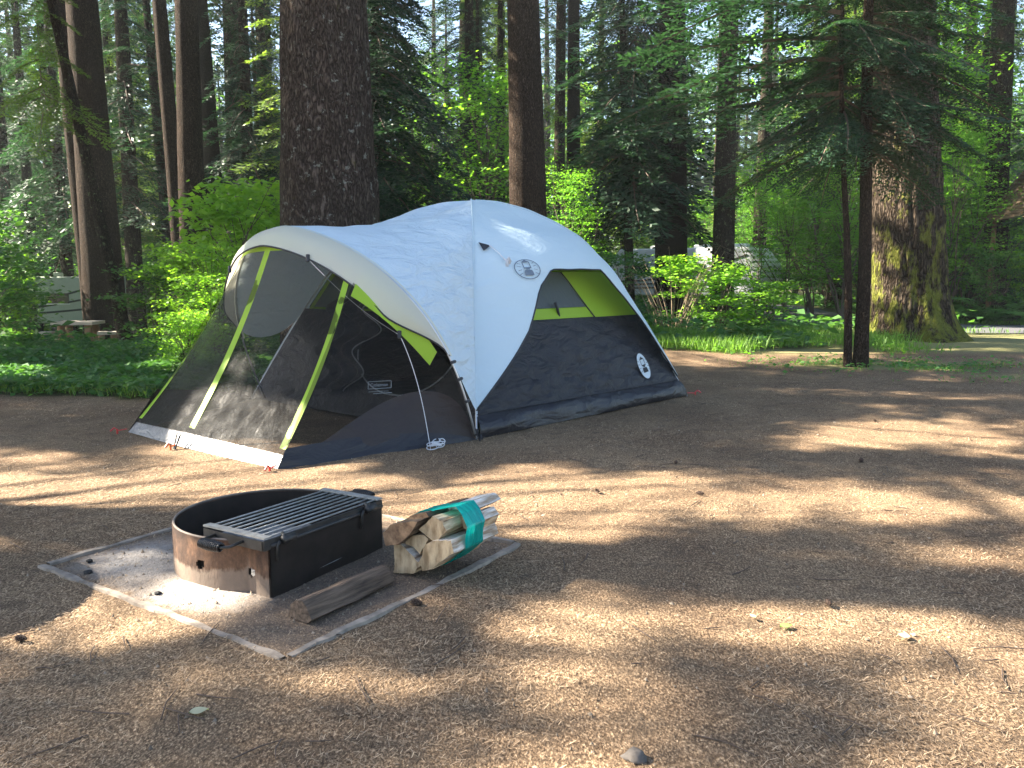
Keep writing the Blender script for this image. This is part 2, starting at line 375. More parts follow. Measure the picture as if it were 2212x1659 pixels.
# porch arch
AZ, AO, AH = 1.541, .571, 1.502
def arch(th, out=0., inn=0.):
    th = np.asarray(th, float); q_ = -np.cos(th); zz = np.maximum(1-np.abs(q_)**1.55, 1e-6)**.346
    sh = 1-inn*smooth(np.sin(th), .1, .4)
    return np.stack([-AO*zz - .084*zz*q_ - out, AH+AH*q_*sh*(1-.20*smooth(q_, 0, .6)), AZ*zz*sh], -1)
K = np.linspace(0, 2, 2*NJ+1); W = np.linspace(0, 1, 41)
rK = np.where(K > 1, .78, .95)*np.abs(1-K); ca_ = np.where(K <= 1, 1., -1.)
C1 = face(3, ca_, rK); C1[:, 2] += .02
thK = K/2*pi; C2 = arch(thK); wlow = smooth(np.minimum(K, 2-K), .02, .24)[:, None]
endp = np.where((K <= 1)[:, None], C1[0], C1[-1]); C2 = endp*(1-wlow)+C2*wlow
Wg = W[None, :, None]
L = C1[:, None]*(1-Wg)+C2[:, None]*Wg
kk = np.clip(np.minimum(K, 2-K), 0, 1)[:, None]
sag = np.sin(pi*W)[None]*(.03+.07*kk)*smooth(kk, .05, .3) + .10*smooth(kk, .6, 1.)*np.sin(pi*W**.7)[None]
L[..., 2] -= sag*.5
L[..., 0] += np.sin(pi*W)[None]*.10*smooth(kk, .1, .45)*(1-kk)      # walls pulled in between the poles
ampw = np.sin(pi*W)[None]*smooth(kk, .12, .4)
L[..., 2] += ampw*wr(L, .026, 31, (3, 1.6, 8)); L[..., 0] += ampw*wr(L, .022, 37, (3.5, 3.5, 12)); L[..., 1] += ampw*wr(L, .018, 38, (5, 4, 11))
flyc.grid(L)
ofly = fly.build('rain_fly', M['fly'], tent, True, 1e-4)
ocr = flyc.build('porch_fly', M['fly_w'], tent, True)
# brim of the porch fly
TH = np.linspace(.30, pi-.30, 70); bw = smooth(np.sin(TH), .28, .6)
B = [arch(TH)+[0, 0, .0]]
for k, (oo, ii) in enumerate(((.06, .012), (.13, .05), (.17, .10))):
    Q_ = np.stack([arch(a_, oo*w_, ii*w_) for a_, w_ in zip(TH, bw)]); B.append(Q_)
B[0] = B[0]+np.array([.02, 0, .004])
bm_ = MB(); bm_.grid(np.stack(B, 1)); bm_.build('fly_brim', M['brim'], tent, True)
e = MB(); e.tube(B[-1], .007, 6); 
e.tube(np.concatenate([C2[:10], ]), .005, 6) if False else None
E0 = flyedge[0]; e.tube(E0, .007, 6); e.tube(flyedge[2], .007, 6)
e.build('edge_binding', M['pipe'], tent, True)
# eave brim over the side opening
m_ = (A2[:, 0] > -.62) & (A2[:, 0] < .86)
# seams on the fly
sm_ = MB(); d_ = face(0, -1, np.linspace(.02, .95, 40)); d_[:, 2] += .026; sm_.tube(d_, .006, 5)
d_ = face(0, 1, np.linspace(.02, .95, 40)); d_[:, 2] += .026; sm_.tube(d_, .006, 5)
sm_.build('fly_seam', M['fly'], tent, True)
# tent body
def patch(side, amin, amax, rmin, rmax, n=30, k=24, off=0.):
    out = []
    for i in range(k+1):
        r_ = rmin+(rmax-rmin)*i/k; a0, a1 = (amin(r_) if callable(amin) else amin), (amax(r_) if callable(amax) else amax)
        row = face(side, np.linspace(a0, a1, n+1), np.full(n+1, r_), off); out.append(row)
    return np.array(out)
def rz(z): return float(np.interp(-z/HD, -_fz, _rr))
R8, R88, RT = rz(.80), rz(.89), rz(1.20)
def bot(P, amp=.02):
    P = P.copy(); z = P[..., 2]; nrm = np.zeros_like(P)
    P[..., 1] += amp*fbm(P*np.array([3, 0, 5]), 6, 3)*smooth(z, .0, .1); return P
wl = MB(); P = bot(patch(0, -1, 1, R8, rz(.16), 90, 60), .010); w_ = P[..., 0]*.62+P[..., 2]*1.7; P[..., 1] += (.007*np.sin(w_*24+2.2*vn(P*np.array([1.5, 0, 1.5]), 5))*smooth(P[..., 0], .5, 1.6)+.005*np.sin((P[..., 0]*1.2-P[..., 2]*1.1)*26)*smooth(-P[..., 0], -1.3, -.4))*smooth(P[..., 2], .16, .26)*smooth(-P[..., 2], -.8, -.68)*(.6+.6*vn(P*2.3, 15)); wl.grid(P); wl.build('side_wall', M['dark'], tent, True)
wl = MB(); P = patch(0, -1, 1, rz(.16), 1., 60, 6, 0)
for i in range(7): P[i, :, 1] -= .035*sin(pi*i/6)+.02*vn(np.stack([P[i, :, 0]*3, 0*P[i, :, 0]+i*.3, 0*P[i, :, 0]], -1), 8)*sin(pi*i/6)
P[-1, :, 2] = .004; wl.grid(P); wl.build('floor_edge', M['floor'], tent, True)
bnd = MB(); bnd.tube(patch(0, -1, 1, rz(.165), rz(.165), 40, 1, .004)[0], .004, 5); bnd.build('floor_seam', M['pipe'], tent, True)
ab = lambda r_: np.interp(r_, [RT, R8], [.17, .36])
wl = MB(); wl.grid(patch(0, ab, 1, RT, R8, 16, 12)); wl.grid(patch(0, -1, lambda r_: ab(r_)-.012, R88, R8-.001, 24, 4)); wl.build('lime_panel', M['lime'], tent, True)
wl = MB(); wl.grid(patch(0, -1, lambda r_: ab(r_)-.012, RT, R88-.001, 24, 10)); wn = wl.build('window', M['net_in'], tent, True)
wl = MB(); wl.tube(np.array([face(0, ab(r_)-.006, r_, .004) for r_ in np.linspace(RT, R8, 14)]), .006, 6); wl.build('window_binding', M['pipe'], tent, True)
c0 = face(0, -.12, R88, .012); tg = MB(); tg.tube([c0+[0, 0, .05], c0+[.02, -.01, 0], c0+[.05, -.005, -.07]], .012, 6); tg.build('window_toggle', M['pipe'], tent, True)
for side, nm in ((1, 'end_wall'), (2, 'back_wall')):
    wl = MB(); wl.grid(patch(side, -1, 1, R8, 1.)); wl.build(nm, M['dark'], tent, True)
    wl = MB(); wl.grid(patch(side, -1, 1, .42, R8-.001, off=-.05)); wl.build(nm.replace('wall', 'upper_panel'), M['lime'], tent, True)
# inner wall towards the porch, with the open door
DC = (.40, .76); P = patch(3, -1, 1, R8-.02, .995, 70, 40); mb = MB(); nP = P.shape
flat = P.reshape(-1, 3); Fs = []
def inhole(p): return ((p[1]-1.02)/.60)**2+((p[2]-.60)/.38)**2 < 1
for i in range(nP[0]-1):
    for j in range(nP[1]-1):
        ids = (i*nP[1]+j, (i+1)*nP[1]+j, (i+1)*nP[1]+j+1, i*nP[1]+j+1)
        if not inhole(flat[list(ids)].mean(0)): Fs.append(ids)
mb.add(flat, Fs); mb.build('door_wall', M['dark'], tent, True)
ag = lambda r_: np.interp(r_, [.30, R8], [.05, -.22])
wl = MB(); wl.grid(patch(3, ag, 1, .36, R8-.025, 30, 14, -.03)); o_ = wl.build('door_wall_lime_panel', M['lime'], tent, True)
wl = MB(); wl.grid(patch(3, -1, lambda r_: ag(r_)-.01, .36, R8-.025, 30, 14, -.03)); wl.build('door_wall_netting', M['net_in'], tent, True)
wl = MB(); th = np.linspace(.15*pi, 1.95*pi, 80)
yy, zz = 1.02+.60*np.cos(th), .60+.38*np.sin(th); rr_ = np.array([rz(min(z_, 1.8)) for z_ in zz])
zp = np.stack([hu-hu*rr_-.012, yy, zz], -1); wl.tube(zp[40:], .006, 6)
th2 = np.linspace(0, 1, 60); fx = 1.50+.16*np.sin(th2*14)*(1-th2*.3); fz = .98-.78*th2
fr2 = np.array([rz(z_) for z_ in fz]); wl.tube(np.stack([hu-hu*fr2-.06-.02*np.sin(th2*11), fx, fz], -1), .006, 6)
wl.build('door_zip', simple('grey zip tape', (.30, .31, .33), .6), tent, True)
fp = []
for i in range(30):
    row = []
    for j in range(12):
        s_ = j/11; row.append([hu-hu*fr2[i*2]-.05-.03*sin(j*1.3+i*.3)-.02, fx[i*2]+s_*(.55-.1*i/29), fz[i*2]-.02*s_])
    fp.append(row)
mb = MB(); mb.grid(np.array(fp)); mb.build('door_flap', M['dark'], tent, True)
mb = MB(); mb.grid(np.array([[[.02+.05*sin(i), .05+2.9*j/10*1, .012] for j in range(11)] for i in [0]]+[[[LU-.05, .05+2.9*j/10, .012] for j in range(11)]])); mb.build('groundsheet', M['floor'], tent)
# porch netting
th0, th1 = .31*pi, .70*pi
def baseFE(k):   # 0 at E, 1 at F
    k = np.asarray(k)[..., None]; return E_*(1-k)+F_*k + np.array([-.03, 0, 0])*np.sin(pi*k)
kM = float((Mk[1]-E_[1])/(F_[1]-E_[1]))
def front(k, w_, off=0):
    th = np.interp(k, [0, kM, 1], [th0, pi/2, th1]); top = arch(th, .08, .06); p = baseFE(k)
    w_ = np.asarray(w_)[..., None]; q_ = p*(1-w_)+top*w_; q_ = q_ + np.array([.05, 0, -.02])*np.sin(pi*w_); q_[..., 0] -= off; return q_
def sidep(k, w_, far=False, off=0):
    k = np.asarray(k, float); w_ = np.asarray(w_, float)[..., None]
    A0 = np.array([0, LV, 0]) if far else np.zeros(3); E0_ = F_ if far else E_
    th = k*(pi-th1) if far else k*th0; th = np.maximum(th, .004); th = pi-th if far else th
    top = arch(th, .03, .03); p = A0*(1-k[..., None])+E0_*k[..., None]
    q_ = p*(1-w_)+top*w_; sgn = -1 if far else 1
    q_[..., 1] += sgn*.10*np.sin(pi*k)*np.sin(pi*w_[..., 0]) - sgn*off; return q_
def gridf(fn, k0, k1, w0, w1, n=30, m=24, **kw):
    kg = np.linspace(k0, k1, n+1); out = []
    for k_ in kg:
        a0 = w0(k_) if callable(w0) else w0; a1 = w1(k_) if callable(w1) else w1
        out.append(fn(np.full(m+1, k_), np.linspace(a0, a1, m+1), **kw))
    return np.array(out)
hem = lambda k_: .066
mb = MB(); P = gridf(front, 0, 1, hem, 1, 50, 40); P[..., 0] += .012*fbm(P*4, 51, 3); mb.grid(P); fnet = mb.build('front_netting', M['net'], tent, True)
mb = MB(); mb.grid(gridf(front, 0, 1, 0.005, lambda k_: hem(k_)-.001, 50, 4)); mb.build('front_hem', M['strip'], tent, True)
mb = MB(); w1f = lambda k_: max(.004, 1*(1-k_)**1.25*.98)
mb.grid(gridf(sidep, 0, 1, w1f, 1, 40, 26)); mb.build('side_netting', M['net'], tent, True)
mb = MB(); P = gridf(sidep, 0, 1, .0, lambda k_: w1f(k_)-.002, 50, 20); P[..., 1] += .012*fbm(P*5, 53, 3)*smooth(P[..., 2], 0, .1); mb.grid(P); mb.build('side_lower_panel', M['brown'], tent, True)
mb = MB(); P = gridf(sidep, 0.0, 1, .0, lambda k_: .09+.10*(1-k_), 40, 4, off=.006); mb.grid(P); mb.build('side_hem', M['floor'], tent, True)
mb = MB(); mb.grid(gridf(sidep, 0, 1, .25, 1, 30, 16, far=True)); mb.build('side_netting', M['net'], tent, True)
mb = MB(); mb.grid(gridf(sidep, 0, 1, .0, .248, 30, 8, far=True)); mb.build('side_lower_panel', M['brown'], tent, True)
mb = MB(); mb.grid(gridf(sidep, .36, .985, lambda k_: .83, .97, 24, 4, off=.004)); mb.build('lime_trim', M['lime'], tent, True)
for k0, k1, w1_ in ((-.002, .034, .99), (kM-.02, kM+.018, 1.), (.968, 1.0, 1.)):
    mb = MB(); mb.grid(gridf(front, max(k0, 0), k1, .09, w1_, 2, 30, off=.006)); mb.build('lime_trim', M['lime'], tent, True)
mb = MB(); mb.grid(gridf(front, .12, 1, lambda k_: .975-.04*smooth(abs(k_-kM), .3, 0), 1.0, 30, 3, off=.004))
mb.build('lime_trim', M['lime'], tent, True)
mb = MB(); e1 = baseFE(np.array([kM]))[0]
for s_ in (-.02, .03): mb.tube([e1+[-.01, s_, .10], e1+[-.05, s_*.4, .0]], .006, 6)
mb.build('door_strap', M['pipe'], tent)
# poles and fittings
def toW(p): return p
mb = MB(); th = np.linspace(.01, pi-.01, 60); mb.tube(arch(th)-[0, 0, .012], .008, 8); mb.build('porch_pole', M['steel'], tent, True)
for sg in (-1, 1):
    mb = MB(); r_ = np.linspace(1, 0, 30); a1 = face(0, sg, r_); a2 = face(2, sg, r_[::-1]); mb.tube(np.concatenate([a1, a2[1:]])-[0, 0, .01], .0085, 8); mb.build('dome_pole', M['steel'], tent, True)
for p, q_, r_ in [(arch(th)+[-.02, -.01, 0], arch(th)+[.05, .03, 0], .012) for th in (.10, .19, .27)]+[(face(0, s_, .985)+[0, 0, .02], face(0, s_, .985)-[0, 0, .03], .018) for s_ in (-1, 1)]+[(face(0, 1, .93)+[-.05, 0, .03], face(0, 1, .93)+[.03, 0, 0], .01)]:
    MB().tube([p, q_], r_, 7).build('pole_clip', M['pipe'], tent)
for p, mt, d in ((E_, 'red', (-.06, -.02)), (F_, 'red', (-.06, .03)), (Mk+[-.06, 0, 0], 'orange', (-.05, 0)), (np.array([LU, 0, 0]), 'red', (.1, -.03)), (np.zeros(3), 'pipe', (-.02, -.05))):
    mb = MB(); q_ = p+np.array([d[0], d[1], 0]); mb.tube([q_+[0, 0, -.05], q_+[0, 0, .03], q_+[d[0]*.3, d[1]*.3, .045], q_+[d[0]*.7, d[1]*.7, .02]], .007, 6); mb.tube([p+[0, 0, .03], q_+[0, 0, .02]], .004, 5)
    mb.build('stake', M[mt], tent)
# guy line of the porch arch: from the brim, to a clip lower on the brim, then hanging to a coil on the ground
def brimpt(th): return arch(th, .17, .10)
pa, pb = brimpt(.385*pi), brimpt(.155*pi)
mb = MB(); kx = np.linspace(0, 1, 20)[:, None]; mb.tube(pa*(1-kx)+pb*kx+np.array([-.01, -.03, -.05])*np.sin(pi*kx), .0026, 5)
pg = loc(G(930, 970)); kx = np.linspace(0, 1, 24)[:, None]; mb.tube(pb*(1-kx)+(pg)*kx+np.array([.0, -.05, 0])*np.sin(pi*kx**.8), .0026, 5)
rg = random.Random(4)
for lp in range(9):
    cx0, cy0, ra = pg[0]+rg.uniform(0, .08), pg[1]+rg.uniform(-.05, .03), rg.uniform(.03, .08); th = np.linspace(0, 2*pi, 24)
    mb.tube(np.stack([cx0+ra*np.cos(th), cy0+ra*.8*np.sin(th+rg.random()*3), .012+lp*.004+.03*np.abs(np.sin(th*.5+lp))*(lp % 3 == 0)], -1), .0035, 5)
mb.build('guy_line', M['rope'], tent, True)
for th in (.385*pi, .155*pi, .66*pi):
    mb = MB(); p = brimpt(th); mb.tube([p+[0, 0, .03], p+[-.01, -.01, -.02]], .014, 6); mb.build('guy_clip', M['pipe'], tent)
# decals on the fabric
def onface(side, a0, r0_, bul=True):
    def fn(a, r):
        p = face(side, a, r, bulge(a, r) if bul else 0.); 
        if bul: p[..., 2] += bulge(a, r)*.28+.02 - .02*np.cos(np.asarray(a)*pi/2)*np.sin(pi*np.clip(np.asarray(r)/.6, 0, 1))
        return p
    c_ = fn(np.array(a0), np.array(r0_)); ha, hr = 1e-3, 1e-3
    da = (fn(np.array(a0+ha), np.array(r0_))-c_)/ha; dr = (fn(np.array(a0), np.array(r0_+hr))-c_)/hr
    nn = np.cross(da, dr); nn /= np.linalg.norm(nn); 
    if nn[1] > 0: nn = -nn
    ux = da/np.linalg.norm(da); uy = np.cross(nn, ux); uy = uy if uy[2] > 0 else -uy
    J = np.array([[da.dot(ux), dr.dot(ux)], [da.dot(uy), dr.dot(uy)]]); Ji = np.linalg.inv(J)
    def m2(x, y, off=.006):
        q_ = Ji @ np.array([x, y]); return fn(np.array(a0+q_[0]), np.array(r0_+q_[1]))+nn*off
    return m2
def decal(m2, polys, name, mat, off=.008, rot=0):
    mb = MB(); cr, sr = cos(rot), sin(rot)
    for pl in polys:
        pts = [m2(x*cr-y*sr, x*sr+y*cr, off) for x, y in pl]; mb.add(pts, [tuple(range(len(pts)))])
    return mb.build(name, mat, tent)
def bar(x0, y0, x1, y1, wd):
    L_ = math.hypot(x1-x0, y1-y0); nx_, ny_ = -(y1-y0)/L_*wd/2, (x1-x0)/L_*wd/2
    return [(x0+nx_, y0+ny_), (x1+nx_, y1+ny_), (x1-nx_, y1-ny_), (x0-nx_, y0-ny_)]
def lantern(rx, ry, k, filled):
    P = []; n = 40
    if not filled:
        for i in range(n):
            a, b_ = 2*pi*i/n, 2*pi*(i+1)/n; q_ = .93
            P.append([(rx*cos(a), ry*sin(a)), (rx*cos(b_), ry*sin(b_)), (rx*q_*cos(b_), ry*q_*sin(b_)), (rx*q_*cos(a), ry*q_*sin(a))])
    s = []
    s.append([(-.28*k, .50*k), (.28*k, .50*k), (.20*k, .60*k), (.08*k, .66*k), (.08*k, .72*k), (-.08*k, .72*k), (-.08*k, .66*k), (-.20*k, .60*k)])
    for sx in (-1, 1): s.append(bar(sx*.25*k, .5*k, sx*.25*k, .02*k, .06*k))
    s.append(bar(-.26*k, .04*k, .26*k, .04*k, .10*k)); s.append(bar(-.13*k, -.06*k, .13*k, -.06*k, .10*k))
    s.append([(-.26*k, -.14*k), (.26*k, -.14*k), (.32*k, -.30*k), (.32*k, -.52*k), (-.32*k, -.52*k), (-.32*k, -.30*k)])
    for sx in (-1, 1):
        for yy_, dy in ((.42, .14), (.16, .05), (-.10, -.05), (-.36, -.14)): s.append(bar(sx*.45*k, yy_*k*.9, sx*.70*k, (yy_*.9+dy)*k, .035*k))
    return P, s
m2 = onface(0, -.60, .65); P1, s1 = lantern(.118, .098, .125, False); decal(m2, P1+s1, 'lantern_emblem', M['logo_d'], .012)
m3 = onface(0, .66, rz(.33), False)
el = [(.085*cos(a), .125*sin(a)) for a in np.linspace(0, 2*pi, 40, endpoint=False)]
decal(m3, [el], 'oval_emblem', M['logo_w'], .012, .12); P1, s1 = lantern(.1, .1, .125, True); decal(m3, s1, 'lantern_emblem', M['dark'], .016, .12)
# small wordmark on the lower front netting wall
def word(txt, size, m2_, off, name, mat, parent):
    cu = bpy.data.curves.new('t', 'FONT'); cu.body = txt; cu.size = size; cu.align_x = 'CENTER'; to = bpy.data.objects.new('t', cu); S.collection.objects.link(to)
    dg = bpy.context.evaluated_depsgraph_get(); me = bpy.data.meshes.new_from_object(to.evaluated_get(dg)); bpy.data.objects.remove(to)
    for v_ in me.vertices: v_.co = m2_(v_.co.x, v_.co.y, off)
    me.materials.clear(); me.materials.append(mat); me.name = name; return obj(name, me, parent)
def onside(k0, w0):
    c_ = sidep(np.array(k0), np.array(w0)); kx_ = sidep(np.array(k0-.01), np.array(w0))-c_; kx_[2] = 0; ux = kx_/np.linalg.norm(kx_); dw = sidep(np.array(k0), np.array(w0+.01))-c_; 
    uy = dw-ux*dw.dot(ux); uy /= np.linalg.norm(uy); nn = np.cross(ux, uy); nn = nn if nn[1] < 0 else -nn
    return lambda x, y, off=.01: c_+ux*x+uy*y+nn*off
m4 = onside(.60, .45)
M['logo_g'] = simple('grey print', (.16, .18, .19), .6, 0, .1, 30, 0)
word('Coleman', .034, m4, .03, 'wordmark', M['logo_g'], tent)
fr = []
bx, by, o4 = .08, .055, .025
for x0, y0, x1, y1 in ((-bx, -.014, bx, -.014), (bx, -.014, bx+.008, .036), (bx+.008, .036, -bx+.008, .036), (-bx+.008, .036, -bx, -.014)): fr.append(bar(x0, y0, x1, y1, .004))
fr.append(bar(-.08, -.034, .06, -.034, .003)); fr.append(bar(-.05, -.048, .08, -.048, .004))
decal(m4, fr, 'wordmark_frame', M['logo_g'], .03)
# dark tab and tufted cord on the fly
m5 = onface(0, -.93, .56); decal(m5, [[(-.02, .05), (.075, 0), (.0, -.055)]], 'guy_tab', M['pipe'], .015)
mb = MB(); p0, p1 = m5(.06, 0, .02), m5(.13, -.20, .03); mb.tube([p0, (p0+p1)/2+[0, -.01, 0], p1], .004, 6)
for i in range(14):
    a = rg.uniform(-.6, 1.6); d = np.array([.05*cos(a), -.02*rg.random(), -.05*abs(sin(a))+.02]); mb.tube([p1, p1+d*.6+[0, 0, .02], p1+d+[0, 0, -.02]], .003, 5)
mb.build('tufted_cord', M['rope'], tent, True)
# ------------------------------------------------------------------ fire ring with hinged grate
gF = G(586, 1287); e1 = np.array([.513, .858, 0]); e2 = np.array([-.858, .513, 0])
frot = math.atan2(e1[1], e1[0])      # local x along the front wall (near corner to far corner), local y away from it
M['rust'], t, b, o = newmat('rusty ring steel'); v = coords(t, (1, 1, .6))
na, nb_ = noise(t, v, 7, 6, .7), noise(t, v, 60, 5, .7); g_ = t.nodes.new('ShaderNodeTexCoord'); sp = t.nodes.new('ShaderNodeSeparateXYZ'); t.links.new(g_.outputs['Object'], sp.inputs[0])
c = ramp(t, na, [(.32, (.03, .02, .016)), (.47, (.070, .042, .030)), (.60, (.135, .078, .050)), (.75, (.21, .14, .10))]); c = mixc(t, .7, c, ramp(t, nb_, [(.3, (.5, .5, .5)), (.7, (1.4, 1.35, 1.3))]), 'MULTIPLY')
hz_ = nd(t, 'ShaderNodeMath', operation='MULTIPLY_ADD'); t.links.new(na, hz_.inputs[0]); hz_.inputs[1].default_value = -.12; t.links.new(sp.outputs[2], hz_.inputs[2])
c = mixc(t, ramp(t, hz_.outputs[0], [(-.02 + .02, (.5, .5, .5)), (.015, (0, 0, 0))]), c, (.26, .21, .17)); c = mixc(t, ramp(t, hz_.outputs[0], [(.09, (0, 0, 0)), (.125, (.7, .7, .7))]), c, (.04, .028, .024))
t.links.new(c, b.inputs['Base Color']); b.inputs['Roughness'].default_value = .85; b.inputs['Specular IOR Level'].default_value = .2; bump(t, nb_, .6, .004, b)
M['soot'] = simple('sooty steel', (.024, .018, .015), .7, 0, .5, 12, .4, .003, .2)
M['grate'] = simple('heat greyed steel bars', (.32, .32, .31), .55, .3, .4, 30, .3, .002)
M['gframe'] = simple('black steel frame', (.045, .043, .042), .5, .3, .5, 22, .4, .002)
M['coil'] = simple('black spring wire', (.03, .03, .033), .4, .5)
ring = thing('fire_ring', 'rusty steel campfire ring with a black hinged cooking grate, inside the concrete bordered pad', 'fire ring', gF, frot)
HW, LWx = .188, .62; RR = .37; cx0, cy0 = LWx/2, .33
ph = math.asin((cx0)/RR) ; 
# outline: near corner, circle round, far corner
angs = np.linspace(pi+ (pi/2-ph) , -(pi/2-ph), 80)  # from near side round the back to far side
near_t = pi+.62; far_t = -.62
angs = np.linspace(near_t, far_t, 80)
out = [(0, 0)]+[(cx0+RR*cos(a), cy0+RR*sin(a)) for a in angs]+[(LWx, 0)]
out = np.array(out)
def wall(pts, name, mat, holes=()):
    # densify, then thick wall
    d = np.r_[0, np.cumsum(np.hypot(*np.diff(pts, axis=0).T))]; n = int(d[-1]/.008); s = np.linspace(0, d[-1], n+1)
    x, y = np.interp(s, d, pts[:, 0]), np.interp(s, d, pts[:, 1]); tx_, ty_ = np.gradient(x), np.gradient(y); l_ = np.hypot(tx_, ty_); nx_, ny_ = ty_/l_, -tx_/l_
    zs = np.linspace(-.03, HW, 26); mb = MB(); m = len(zs); V0 = []
    for off in (0, .007):
        for i in range(n+1):
            for z in zs: V0.append((x[i]+nx_[i]*off*-1, y[i]+ny_[i]*off*-1, z))
    N0 = (n+1)*m; Fs = []
    def hole(i, j):
        for hs, hz, hr in holes:
            if (s[i]-hs+.004)**2+(zs[j]-hz+.004)**2 < hr*hr: return True
        return False
    for i in range(n):
        for j in range(m-1):
            if hole(i, j): continue
            q_ = (i*m+j, i*m+j+1, (i+1)*m+j+1, (i+1)*m+j); Fs.append(q_); Fs.append(tuple(N0+k for k in q_[::-1]))
        Fs.append((i*m+m-1, N0+i*m+m-1, N0+(i+1)*m+m-1, (i+1)*m+m-1))
    mb.add(V0, Fs); return mb.build(name, mat, ring, False)
wall(out, 'ring_wall', M['rust'], ((.10, .07, .019), (.315, .085, .019)))
wall(np.array([(LWx, 0), (0, 0)]), 'front_wall', M['soot'])
# inner soot lining
mb = MB(); pts = out[1:-1]; c_ = np.array([cx0, cy0]); pin = c_+(pts-c_)*.965
P = np.array([[(p[0], p[1], z) for z in (-.02, .05, HW-.006)] for p in pin]); mb.grid(P); mb.build('soot_lining', M['soot'], ring, True)
mb = MB(); mb.tube([(p[0], p[1], HW) for p in out], .005, 6); mb.build('rim', simple('dusty rim steel', (.16, .13, .11), .8, 0, .5, 14, .3, .002), ring, True)
mb = MB(); mb.tube([(0, -.006, HW), (LWx, -.006, HW)], .008, 8); mb.build('top_bar', M['gframe'], ring, True)
# ashes
M['ash'] = simple('pale ash', (.34, .33, .32), .95, 0, .6, 25, .8, .02)
P = []
for i in range(12):
    r_ = RR*.93*i/11; P.append([(cx0+r_*cos(a), cy0+r_*sin(a), .03+.012*vn(np.array([r_*12*cos(a), r_*12*sin(a), 0]), 3)) for a in np.linspace(0, 2*pi, 40)])
mb = MB(); mb.grid(np.array(P)); mb.build('ash_bed', M['ash'], ring, True)
# grate: frame box + bars (children)
gz0, gz1 = .176, .220; gx0, gx1, gy0, gy1 = -.03, LWx+.005, -.002, .315
mb = MB(); zc, hh = (gz0+gz1)/2, gz1-gz0
mb.box(((gx0+gx1)/2, gy0, zc-.004), (gx1-gx0, .008, hh-.008)); mb.box(((gx0+gx1)/2, gy1, zc-.004), (gx1-gx0, .008, hh-.008))
mb.box((gx0, (gy0+gy1)/2, zc-.004), (.008, gy1-gy0-.008, hh-.01)); mb.box((gx1, (gy0+gy1)/2, zc-.004), (.008, gy1-gy0-.008, hh-.01))
gr = mb.build('grate', M['gframe'], ring)
for xx, wd in ((gx0+.018, .034), (gx1-.018, .034)):
    mb = MB(); mb.box((xx, (gy0+gy1)/2, gz1+.001), (wd, gy1-gy0+.012, .006)); mb.build('end_plate', M['grate'], gr)
nb = 9
for i in range(nb):
    yv = gy0+.012+(gy1-gy0-.024)*i/(nb-1); mb = MB(); mb.tube([(gx0+.03, yv, gz1-.002), (gx1-.03, yv, gz1-.002)], .0034, 6); mb.build('bar', M['grate'], gr, True)
for sx, x0 in ((-1, gx0), (1, gx1)):
    mb = MB(); ya, yb = .10, .25; xo = x0+sx*.085
    mb.tube([(x0, ya, zc), (xo-sx*.02, ya, zc-.004), (xo, ya+.018, zc-.004), (xo, yb-.018, zc-.004), (xo-sx*.02, yb, zc-.004), (x0, yb, zc)], .006, 8)
    hd = mb.build('handle', M['gframe'], gr, True)
    th = np.linspace(0, 2*pi*12, 240); yv = np.linspace(ya+.02, yb-.02, 240); rr2 = .0135+.004*np.sin(np.linspace(0, pi, 240))
    mb = MB(); mb.tube(np.stack([xo+rr2*np.cos(th), yv, zc-.004+rr2*np.sin(th)], -1), .0042, 6); mb.build('coil_grip', M['coil'], hd, True)
for xx in (.075, LWx-.085):
    mb = MB(); mb.tube([(xx-.03, -.020, HW+.012), (xx+.03, -.020, HW+.012)], .015, 10); mb.tube([(xx-.02, -.018, HW-.0), (xx-.024, -.028, HW+.012), (xx-.02, -.018, HW+.026), (xx-.01, .0, HW+.03)], .008, 8)
    mb.tube([(xx-.04, -.016, HW+.012), (xx-.052, -.016, HW-.004), (xx-.052, -.012, HW-.06)], .006, 8)
    mb.build('hinge', M['gframe'], ring, True)

# concrete border, flush with the ground
M['conc'] = simple('weathered concrete curb', (.30, .25, .205), .9, 0, .6, 14, .5, .006)
def strip(a, b, wd, mb, seed):
    n = 60; d = (b-a); L_ = np.linalg.norm(d); d = d/L_; nn = np.array([-d[1], d[0], 0]); P = []
    for i in range(n+1):
        p = a+d*L_*i/n; j1, j2 = vn(np.array([[i*.4, seed, 0]]), 1)[0]*.006, vn(np.array([[i*.4, seed, 9]]), 2)[0]*.006; g_ = .007+.004*vn(np.array([[i*.15, seed, 4]]), 2)[0]+gzf(p[0], p[1])
        P.append([p-nn*(wd/2+j1)+[0, 0, g_-.02], p-nn*(wd/2+j1-.004)+[0, 0, g_], p+nn*(wd/2+j2-.004)+[0, 0, g_+.001], p+nn*(wd/2+j2)+[0, 0, g_-.02]])
    mb.grid(np.array(P))
mb = MB(); strip(FF+(FL-FF)*.0, FL, .034, mb, 1); strip(FF+np.array([.0, 0, .0])+e_b*.016, FR, .034, mb, 2)
bk0 = FL+e_b*.02; strip(bk0, FL+e_b*1.0, .030, mb, 3); strip(FR+e_a*.016, FR+e_a*1.0, .030, mb, 4)
tag(mb.build('concrete_border', M['conc'], None, False), 'thin square concrete border flush with the ground round the fire ring', 'border')

